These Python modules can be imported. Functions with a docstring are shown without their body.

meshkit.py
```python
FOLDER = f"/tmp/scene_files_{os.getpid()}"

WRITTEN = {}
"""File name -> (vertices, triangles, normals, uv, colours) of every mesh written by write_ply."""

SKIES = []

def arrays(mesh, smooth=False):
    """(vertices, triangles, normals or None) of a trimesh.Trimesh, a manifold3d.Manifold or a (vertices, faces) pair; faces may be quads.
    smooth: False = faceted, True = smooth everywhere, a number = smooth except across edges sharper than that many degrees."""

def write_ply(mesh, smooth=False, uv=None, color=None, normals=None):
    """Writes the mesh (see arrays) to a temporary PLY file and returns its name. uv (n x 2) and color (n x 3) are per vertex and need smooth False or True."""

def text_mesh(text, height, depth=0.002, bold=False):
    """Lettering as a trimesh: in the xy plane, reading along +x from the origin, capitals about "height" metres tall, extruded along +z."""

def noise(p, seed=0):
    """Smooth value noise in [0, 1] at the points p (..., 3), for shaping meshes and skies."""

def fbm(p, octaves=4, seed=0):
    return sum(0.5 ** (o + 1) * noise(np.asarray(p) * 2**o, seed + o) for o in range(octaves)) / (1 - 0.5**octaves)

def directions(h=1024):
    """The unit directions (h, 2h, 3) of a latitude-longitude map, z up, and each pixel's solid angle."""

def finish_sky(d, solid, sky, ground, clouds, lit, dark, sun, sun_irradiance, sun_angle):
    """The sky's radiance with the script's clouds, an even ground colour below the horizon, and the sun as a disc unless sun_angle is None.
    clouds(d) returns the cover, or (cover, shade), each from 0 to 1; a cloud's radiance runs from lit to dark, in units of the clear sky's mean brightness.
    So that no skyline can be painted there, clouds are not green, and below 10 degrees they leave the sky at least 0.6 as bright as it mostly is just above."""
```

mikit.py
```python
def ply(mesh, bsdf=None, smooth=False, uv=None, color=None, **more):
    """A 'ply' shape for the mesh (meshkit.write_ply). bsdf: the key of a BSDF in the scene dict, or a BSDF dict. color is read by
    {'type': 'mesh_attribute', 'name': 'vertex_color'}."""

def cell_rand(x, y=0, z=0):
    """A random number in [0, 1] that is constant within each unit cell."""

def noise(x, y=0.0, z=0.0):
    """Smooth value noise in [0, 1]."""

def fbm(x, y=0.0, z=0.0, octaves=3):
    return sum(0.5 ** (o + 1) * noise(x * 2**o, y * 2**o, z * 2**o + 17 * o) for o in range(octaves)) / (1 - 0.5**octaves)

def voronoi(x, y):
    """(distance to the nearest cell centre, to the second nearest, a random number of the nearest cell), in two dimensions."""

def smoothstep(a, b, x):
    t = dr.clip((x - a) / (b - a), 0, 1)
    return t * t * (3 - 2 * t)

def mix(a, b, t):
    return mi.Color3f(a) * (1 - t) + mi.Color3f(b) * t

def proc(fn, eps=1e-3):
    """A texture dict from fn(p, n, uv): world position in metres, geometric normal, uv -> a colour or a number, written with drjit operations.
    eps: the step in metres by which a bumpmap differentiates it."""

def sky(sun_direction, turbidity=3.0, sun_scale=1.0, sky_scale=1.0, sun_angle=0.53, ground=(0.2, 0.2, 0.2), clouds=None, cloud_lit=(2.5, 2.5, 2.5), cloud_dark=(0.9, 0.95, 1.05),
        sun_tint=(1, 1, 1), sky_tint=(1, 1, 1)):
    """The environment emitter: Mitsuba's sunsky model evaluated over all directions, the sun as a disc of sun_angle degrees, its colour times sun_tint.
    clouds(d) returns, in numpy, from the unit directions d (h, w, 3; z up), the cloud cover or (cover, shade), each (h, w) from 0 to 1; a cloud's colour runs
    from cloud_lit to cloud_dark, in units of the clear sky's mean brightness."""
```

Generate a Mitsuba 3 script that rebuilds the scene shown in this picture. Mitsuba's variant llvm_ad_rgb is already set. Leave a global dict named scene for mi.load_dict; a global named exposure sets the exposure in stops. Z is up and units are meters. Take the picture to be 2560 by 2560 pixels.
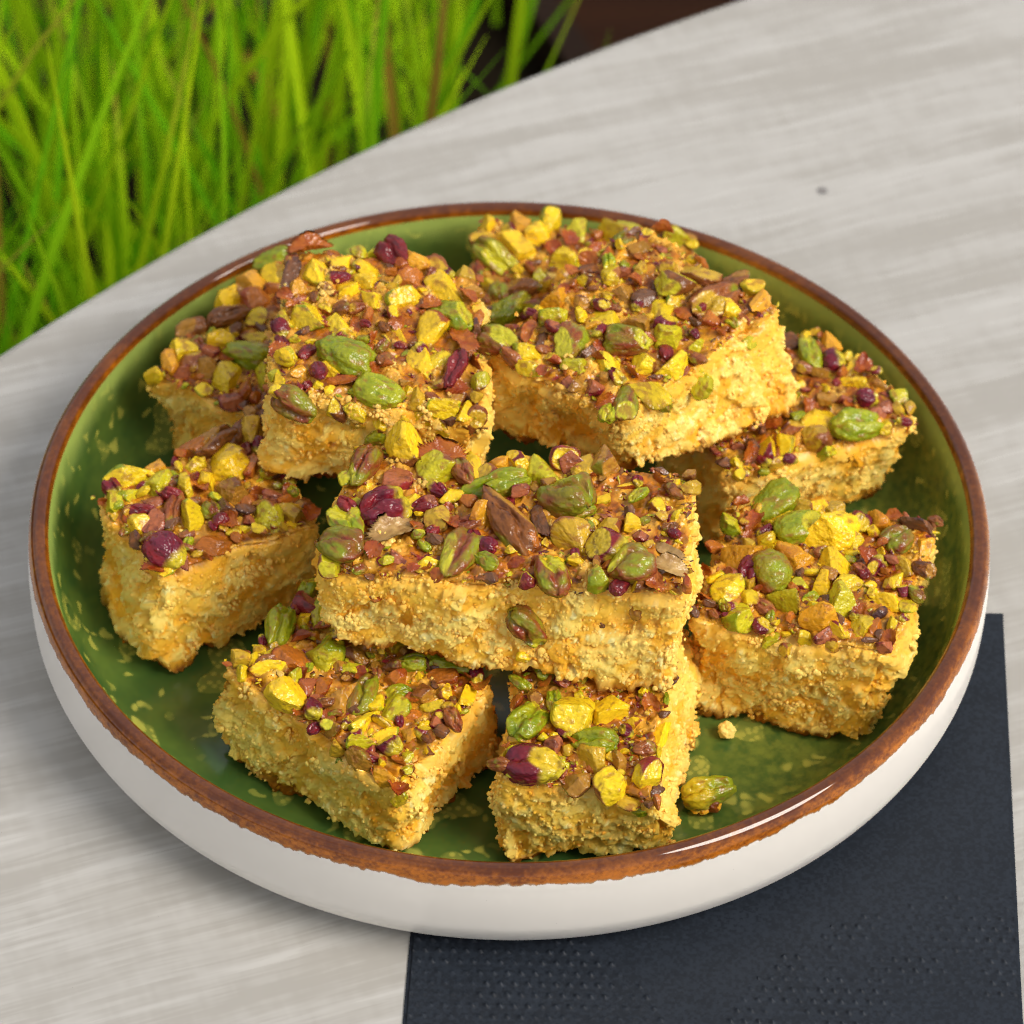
import math, json, numpy as np, trimesh, drjit as dr, mitsuba as mi
import mikit, meshkit
from mikit import ply, proc, noise, fbm, voronoi, smoothstep, mix
from scipy.spatial import cKDTree

T = mi.ScalarTransform4f
scene, labels = {}, {}
MM = 0.001

# ------------------------------------------------------------------ camera, light, exposure
EYE = np.array([0.0, -0.68587, 0.70508])
RIGHT, UP, FWD = np.array([0.9998, 0.01356, 0.01453]), np.array([-0.01987, 0.70116, 0.71273]), np.array([0.00052, 0.71287, -0.70129])
scene['camera'] = {'type': 'thinlens', 'fov': 14.0, 'aperture_radius': 0.0036, 'focus_distance': 0.905, 'near_clip': 0.02, 'far_clip': 50.0,
                   'to_world': T().look_at(origin=EYE.tolist(), target=(EYE + FWD).tolist(), up=UP.tolist())}

def overcast(d):                                # thin bright overcast, thinner towards the sun
    n = meshkit.fbm(d * 2.3 + 5, 4)
    return np.clip(0.9 + 0.6 * (n - 0.5), 0, 1), np.clip(3.2 * (n - 0.42), 0, 1)

scene['sky'] = mikit.sky((0.62, -0.34, 0.71), turbidity=3, sun_scale=0.72, sun_angle=30, clouds=overcast, cloud_lit=(2.3, 2.28, 2.26), cloud_dark=(1.15, 1.14, 1.14), sun_tint=(0.86, 0.97, 1.18))
exposure = 2.0

# ------------------------------------------------------------------ helpers
def numbered(base, taken):
    if base not in taken:
        return base
    k = 1
    while f'{base}_{k:03d}' in taken:
        k += 1
    return f'{base}_{k:03d}'

def tag(key, label=None, cat=None, group=None, kind=None):
    labels[key] = {k: v for k, v in dict(label=label, category=cat, group=group, kind=kind).items() if v}

def put(key, mesh, bsdf, smooth=False, color=None):
    key = numbered(key, scene)
    scene[key] = ply(mesh, bsdf, smooth=smooth, color=color)
    return key

def put_normals(key, v, f, n, bsdf, color):
    key = numbered(key, scene)
    n = n / np.maximum(np.linalg.norm(n, axis=1, keepdims=True), 1e-9)
    scene[key] = {'type': 'ply', 'filename': meshkit.write_ply((v, f), False, None, color, normals=n), 'face_normals': False, 'bsdf': {'type': 'ref', 'id': bsdf}}
    return key

def vfbm(p, o=3, seed=0):
    return meshkit.fbm(p, o, seed)

# ------------------------------------------------------------------ materials
VC = {'type': 'mesh_attribute', 'name': 'vertex_color'}
def nut_relief(p, n, uv):
    x, y, z = p.x * 1000, p.y * 1000, p.z * 1000
    return fbm(x / 0.8, y / 0.8, z / 0.8, 3) * 0.00038
scene['mat_nut'] = {'type': 'twosided', 'bsdf': {'type': 'bumpmap', 'arbitrary': proc(nut_relief, eps=6e-5), 'scale': 1.0,
                    'bsdf': {'type': 'principled', 'base_color': VC, 'roughness': 0.15, 'specular': 0.42, 'clearcoat': 0.15, 'clearcoat_gloss': 0.95}}}
# crumb lets light through: mostly a glossy surface, partly a thin translucent one round the cake's inside
scene['mat_sponge'] = {'type': 'blendbsdf', 'weight': 0.2, 'a': {'type': 'twosided', 'bsdf': {'type': 'principled', 'base_color': VC, 'roughness': 0.3, 'specular': 0.4}},
                       'b': {'type': 'principledthin', 'base_color': VC, 'roughness': 0.5, 'diff_trans': 1.1, 'spec_trans': 0.0}}
scene['mat_crust'] = {'type': 'twosided', 'bsdf': {'type': 'principled', 'base_color': VC, 'roughness': 0.2, 'specular': 0.4}}
scene['mat_grass'] = {'type': 'principledthin', 'base_color': VC, 'roughness': 0.45, 'diff_trans': 0.8, 'spec_trans': 0.0}

def table_color(p, n, uv):
    a = 0.37
    x, y = (p.x * math.cos(a) + p.y * math.sin(a)) * 1000, (-p.x * math.sin(a) + p.y * math.cos(a)) * 1000
    y = y + 5 * (fbm(x / 90, y / 40, 3.0) - 0.5)
    s1 = fbm(x / 75, y / 7.0, 1.0, 4)
    s2 = fbm(x / 22, y / 1.3, 9.0, 3)
    s3 = noise(x / 9, y / 0.55, 4.0)
    cross = fbm(x / 3.0, y / 9.0, 7.0, 3)
    t = dr.clip(0.5 + 1.5 * (s1 - 0.5) + 0.6 * (s2 - 0.5) + 0.25 * (s3 - 0.5) + 0.35 * (cross - 0.5), 0, 1)
    c = mix((0.338, 0.326, 0.302), (0.412, 0.404, 0.385), smoothstep(0.1, 0.85, t))
    streak = smoothstep(0.60, 0.72, s2) * smoothstep(0.45, 0.65, s1)
    c = mix(c, (0.49, 0.485, 0.47), streak * 0.35)
    dx, dy = p.x - 0.0801, p.y - 0.1531
    spot = smoothstep(0.0019, 0.0011, dr.sqrt(dx * dx + dy * dy))
    return mix(c, (0.14, 0.13, 0.13), spot * 0.8)
scene['mat_table'] = {'type': 'twosided', 'bsdf': {'type': 'principled', 'base_color': proc(table_color), 'roughness': 0.5, 'specular': 0.35}}
scene['mat_edge'] = {'type': 'twosided', 'bsdf': {'type': 'principled', 'base_color': {'type': 'rgb', 'value': (0.03, 0.03, 0.035)}, 'roughness': 0.5}}

def basin_color(p, n, uv):
    x, y, z = p.x * 1000, p.y * 1000, p.z * 1000
    k = 1 + dr.maximum(z - 5.5, 0) / dr.sqrt(x * x + y * y + 1)      # unrolls the wall
    x, y = x * k, y * k
    m = fbm(x / 9, y / 9, z / 9, 4)
    g = mix((0.034, 0.085, 0.018), (0.072, 0.130, 0.021), smoothstep(0.25, 0.75, m))
    g = mix(g, (0.22, 0.25, 0.035), smoothstep(0.25, 0.95, dr.clip((x - 20) / 45, 0, 1)) * 0.6 * smoothstep(0.1, 0.9, fbm(x / 2.0, y / 2.0, 4.0, 4)))
    # yellow reactive-glaze spots, some gathered in blots
    d1, d2, r = voronoi(x / 5.5 + 3 + 0.7 * noise(x / 3, y / 3, 2.0), y / 5.5 + 0.7 * noise(x / 3, y / 3, 6.0))
    spots = smoothstep(0.30, 0.10, d1 / (0.35 + 0.9 * r)) * smoothstep(0.58, 0.78, r)
    e1, e2, q = voronoi(x / 2.1 + 1.3, y / 2.1)
    blot = smoothstep(0.70, 0.74, fbm(x / 11, y / 11, 31.0, 2))
    spots = dr.maximum(spots, blot * (0.35 + 0.65 * smoothstep(0.45, 0.15, e1)))
    g = mix(g, (0.40, 0.40, 0.07), spots * 0.75)
    # thin pale glaze where it runs off the lip
    lip = smoothstep(20.5, 29.0, z + 3 * (noise(x / 5, y / 5, 1.0) - 0.5))
    return mix(g, (0.30, 0.40, 0.09), lip * 0.85)
scene['mat_basin'] = {'type': 'twosided', 'bsdf': {'type': 'principled', 'base_color': proc(basin_color), 'roughness': 0.16, 'specular': 0.5, 'clearcoat': 0.6, 'clearcoat_gloss': 0.97}}

def rim_color(p, n, uv):
    x, y, z = p.x * 1000, p.y * 1000, p.z * 1000
    r = dr.sqrt(x * x + y * y)
    f = fbm(x / 1.7, y / 1.7, z / 1.4, 4)
    f2 = fbm(x / 0.6, y / 0.6, z / 0.6, 3)
    band = noise(dr.atan2(y, x) * 9.0, 3.0, 5.0)
    c = mix((0.11, 0.025, 0.003), (0.42, 0.125, 0.005), smoothstep(0.24, 0.78, f * 0.42 + f2 * 0.38 + 0.05 + 0.20 * (band - 0.5) + 0.05 * (30.6 - z)))
    c = mix(c, (0.05, 0.010, 0.003), smoothstep(29.8, 31.5, z) * 0.6)
    fringe = smoothstep(27.2, 28.6, z + 1.5 * (fbm(x / 1.2, y / 1.2, z / 2.5, 3) - 0.5) + 1.2 * (noise(x / 8, y / 8) - 0.5))
    c = mix(mix((0.30, 0.17, 0.09), c, smoothstep(0.3, 1.0, fringe)), c, smoothstep(0.6, 1.0, fringe))
    outer = smoothstep(109.2, 109.5, r)
    return mix(c, (0.66, 0.635, 0.595), outer * (1 - smoothstep(0.15, 0.5, fringe)))
scene['mat_rim'] = {'type': 'twosided', 'bsdf': {'type': 'principled', 'base_color': proc(rim_color), 'roughness': 0.05, 'specular': 0.6}}
scene['mat_white'] = {'type': 'twosided', 'bsdf': {'type': 'principled', 'base_color': {'type': 'rgb', 'value': (0.66, 0.635, 0.595)}, 'roughness': 0.12, 'specular': 0.5, 'clearcoat': 0.5, 'clearcoat_gloss': 0.98}}

def napkin_color(p, n, uv):
    x, y = p.x * 1000, p.y * 1000
    f = 0.25 * fbm(x / 7, y / 7, 2.0, 3) + 0.75 * fbm(x / 0.7, y / 0.7, 5.0, 3)
    return mix((0.0070, 0.0105, 0.0170), (0.0125, 0.0180, 0.0280), smoothstep(0.3, 0.7, f))
scene['mat_napkin'] = {'type': 'twosided', 'bsdf': {'type': 'principled', 'base_color': proc(napkin_color), 'roughness': 0.6, 'specular': 0.3}}

def deck_color(p, n, uv):
    f = fbm(p.x * 6, p.y * 90, 1.0, 4)
    return mix((0.010, 0.0032, 0.0012), (0.030, 0.010, 0.0035), f)
scene['mat_deck'] = {'type': 'twosided', 'bsdf': {'type': 'principled', 'base_color': proc(deck_color), 'roughness': 0.8, 'specular': 0.1}}
scene['mat_soil'] = {'type': 'diffuse', 'reflectance': {'type': 'rgb', 'value': (0.012, 0.009, 0.006)}}
scene['mat_planter'] = {'type': 'twosided', 'bsdf': {'type': 'principled', 'base_color': {'type': 'rgb', 'value': (0.016, 0.008, 0.005)}, 'roughness': 0.7, 'specular': 0.1}}

# ------------------------------------------------------------------ setting: floor, table
scene['floor'] = ply(([[-30, -30, -0.74], [30, -30, -0.74], [30, 30, -0.74], [-30, 30, -0.74]], [[0, 1, 2, 3]]), 'mat_deck')
tag('floor', 'dark brown floor far below the table', kind='structure')

def lathe(profile, n=256, cx=0, cy=0):
    pr = np.asarray(profile, float)
    a = np.arange(n) * 2 * np.pi / n
    v = np.stack([cx + pr[:, None, 0] * np.cos(a), cy + pr[:, None, 0] * np.sin(a), np.repeat(pr[:, 1:2], n, 1)], -1).reshape(-1, 3)
    i, j = np.meshgrid(np.arange(len(pr) - 1), np.arange(n), indexing='ij')
    k = (j + 1) % n
    f = np.stack([i * n + j, i * n + k, (i + 1) * n + k, (i + 1) * n + j], -1).reshape(-1, 4)
    f = np.vstack([f[:, [0, 1, 2]], f[:, [0, 2, 3]]])
    area = np.linalg.norm(np.cross(v[f[:, 1]] - v[f[:, 0]], v[f[:, 2]] - v[f[:, 0]]), axis=1)
    return v, f[area > 1e-14]

TC, TR = (0.4283, -0.4185), 0.7498
scene['round_table__table_top'] = ply(lathe([(TR, -0.001), (TR - 0.002, 0), (0, 0)], 720, *TC), 'mat_table')
scene['round_table__edge_band'] = ply(lathe([(0, -0.026), (TR - 0.01, -0.026), (TR + 0.0012, -0.024), (TR + 0.0012, -0.0025), (TR, -0.001)], 720, *TC), 'mat_edge')
scene['round_table__pedestal'] = ply(lathe([(0, -0.739), (0.26, -0.739), (0.26, -0.72), (0.04, -0.70), (0.04, -0.026)], 48, *TC), 'mat_edge')
tag('round_table', 'round table with pale grey wood grain top and thin dark edge', 'table')

# ------------------------------------------------------------------ plate
def arc_smooth(pts, n=8):
    from scipy.interpolate import PchipInterpolator
    p = np.asarray(pts, float)
    t = np.r_[0, np.cumsum(np.linalg.norm(np.diff(p, axis=0), axis=1))]
    s = np.unique(np.concatenate([np.linspace(t[i], t[i + 1], n) for i in range(len(t) - 1)]))
    return np.stack([PchipInterpolator(t, p[:, 0])(s), PchipInterpolator(t, p[:, 1])(s)], 1) * MM
OUT = [(0, 0.6), (70, 0.6), (76, 0.2), (92, 0.2), (97.5, 0.3), (101, 0.9), (103.4, 2.2), (106.6, 5), (109.4, 9), (111.0, 14), (111.2, 20), (110.9, 26)]
RIM = [(110.9, 26), (110.7, 28.2), (110.4, 29.6), (109.7, 30.9), (108.6, 31.6), (107.4, 31.5), (106.5, 30.8), (106.1, 29.5)]
INN = [(106.1, 29.5), (105.6, 27), (104.6, 21), (102.6, 15), (98.7, 10), (93, 7), (86, 5.7), (60, 5.5), (0, 5.5)]
scene['plate__outer_wall'] = ply(lathe(arc_smooth(OUT), 400), 'mat_white', smooth=True)
scene['plate__rim'] = ply(lathe(arc_smooth(RIM), 400), 'mat_rim', smooth=True)
scene['plate__basin'] = ply(lathe(arc_smooth(INN), 400), 'mat_basin', smooth=True)
tag('plate', 'round shallow plate with white outside, rust brown rim and speckled green glaze inside', 'plate')
tag('plate__rim', 'mottled rust brown glazed rim')
tag('plate__basin', 'deep green glaze with yellow specks')

# ------------------------------------------------------------------ napkin
def napkin():
    # corners (mm): back right, front right, front left, back left
    BR, FR, FL = np.array([115.8, -1.3]), np.array([110.9, -138.0]), np.array([-20.3, -138.0])
    BL = BR + FL - FR
    def sheet(grow, z0, th, nx, ny, y0, y1, emboss):
        u, w = np.meshgrid(np.linspace(0, 1, nx), np.linspace(y0, y1, ny), indexing='ij')
        P = (BL + (BR - BL) * u[..., None]) * (1 - w[..., None]) + (FL + (FR - FL) * u[..., None]) * w[..., None]
        P = P + grow * np.stack([(u - 0.5) * 2, (0.5 - w) * 2], -1)
        p3 = np.concatenate([P, np.zeros_like(P[..., :1])], -1)
        z = z0 + 0.25 * (vfbm(p3 / 18, 3) - 0.5) + 0.045 * (vfbm(p3 / 0.8, 2, 5) - 0.5)
        if emboss:
            s = 3.0                              # rows of small embossed dots, in broad curved bands
            row = np.floor(P[..., 1] / s)
            gx = (P[..., 0] / s + 0.5 * (row % 2)); cx, cy = gx - np.floor(gx) - 0.5, P[..., 1] / s - row - 0.5
            d = np.hypot(cx, cy) * s
            b1 = np.hypot(P[..., 0] + 30, P[..., 1] + 165); b2 = np.hypot(P[..., 0] - 105, P[..., 1] + 150)
            zone = (((b1 < 78)) | ((b2 < 62) & (b2 > 34)) | ((b2 < 20))).astype(float)
            zone *= 0.35 + 0.65 * np.clip(5 * (vfbm(p3 / 9, 2, 9) - 0.36), 0, 1)
            z = z + 0.8 * zone * np.exp(-(d / 0.46) ** 2)
        v = np.concatenate([P, z[..., None]], -1).reshape(-1, 3) * MM
        i, j = np.meshgrid(np.arange(nx - 1), np.arange(ny - 1), indexing='ij')
        f = np.stack([i * ny + j, i * ny + j + 1, (i + 1) * ny + j + 1, (i + 1) * ny + j], -1).reshape(-1, 4)
        # skirt down to the sheet below
        idx = np.arange(nx * ny).reshape(nx, ny)
        ring = np.r_[idx[:, 0], idx[-1, 1:], idx[-2::-1, -1], idx[0, -2:0:-1]]
        low = v[ring].copy(); low[:, 2] = (z0 - th) * MM
        k = len(v); m = len(ring); a = np.arange(m); b = (a + 1) % m
        fs = np.stack([ring[a], k + a, k + b, ring[b]], -1)
        return np.vstack([v, low]), np.vstack([f, fs])
    put('paper_napkin__lower_layer', sheet(0.9, 0.45, 0.42, 60, 60, 0, 1, False), 'mat_napkin', smooth=35)
    v, f = sheet(0.0, 1.0, 0.5, 380, 380, 0.0, 1.0, True)
    put('paper_napkin__top_layer', (v, f), 'mat_napkin', smooth=35)
    tag('paper_napkin', 'folded charcoal paper napkin with embossed dots, half under the plate', 'napkin')
napkin()

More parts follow.
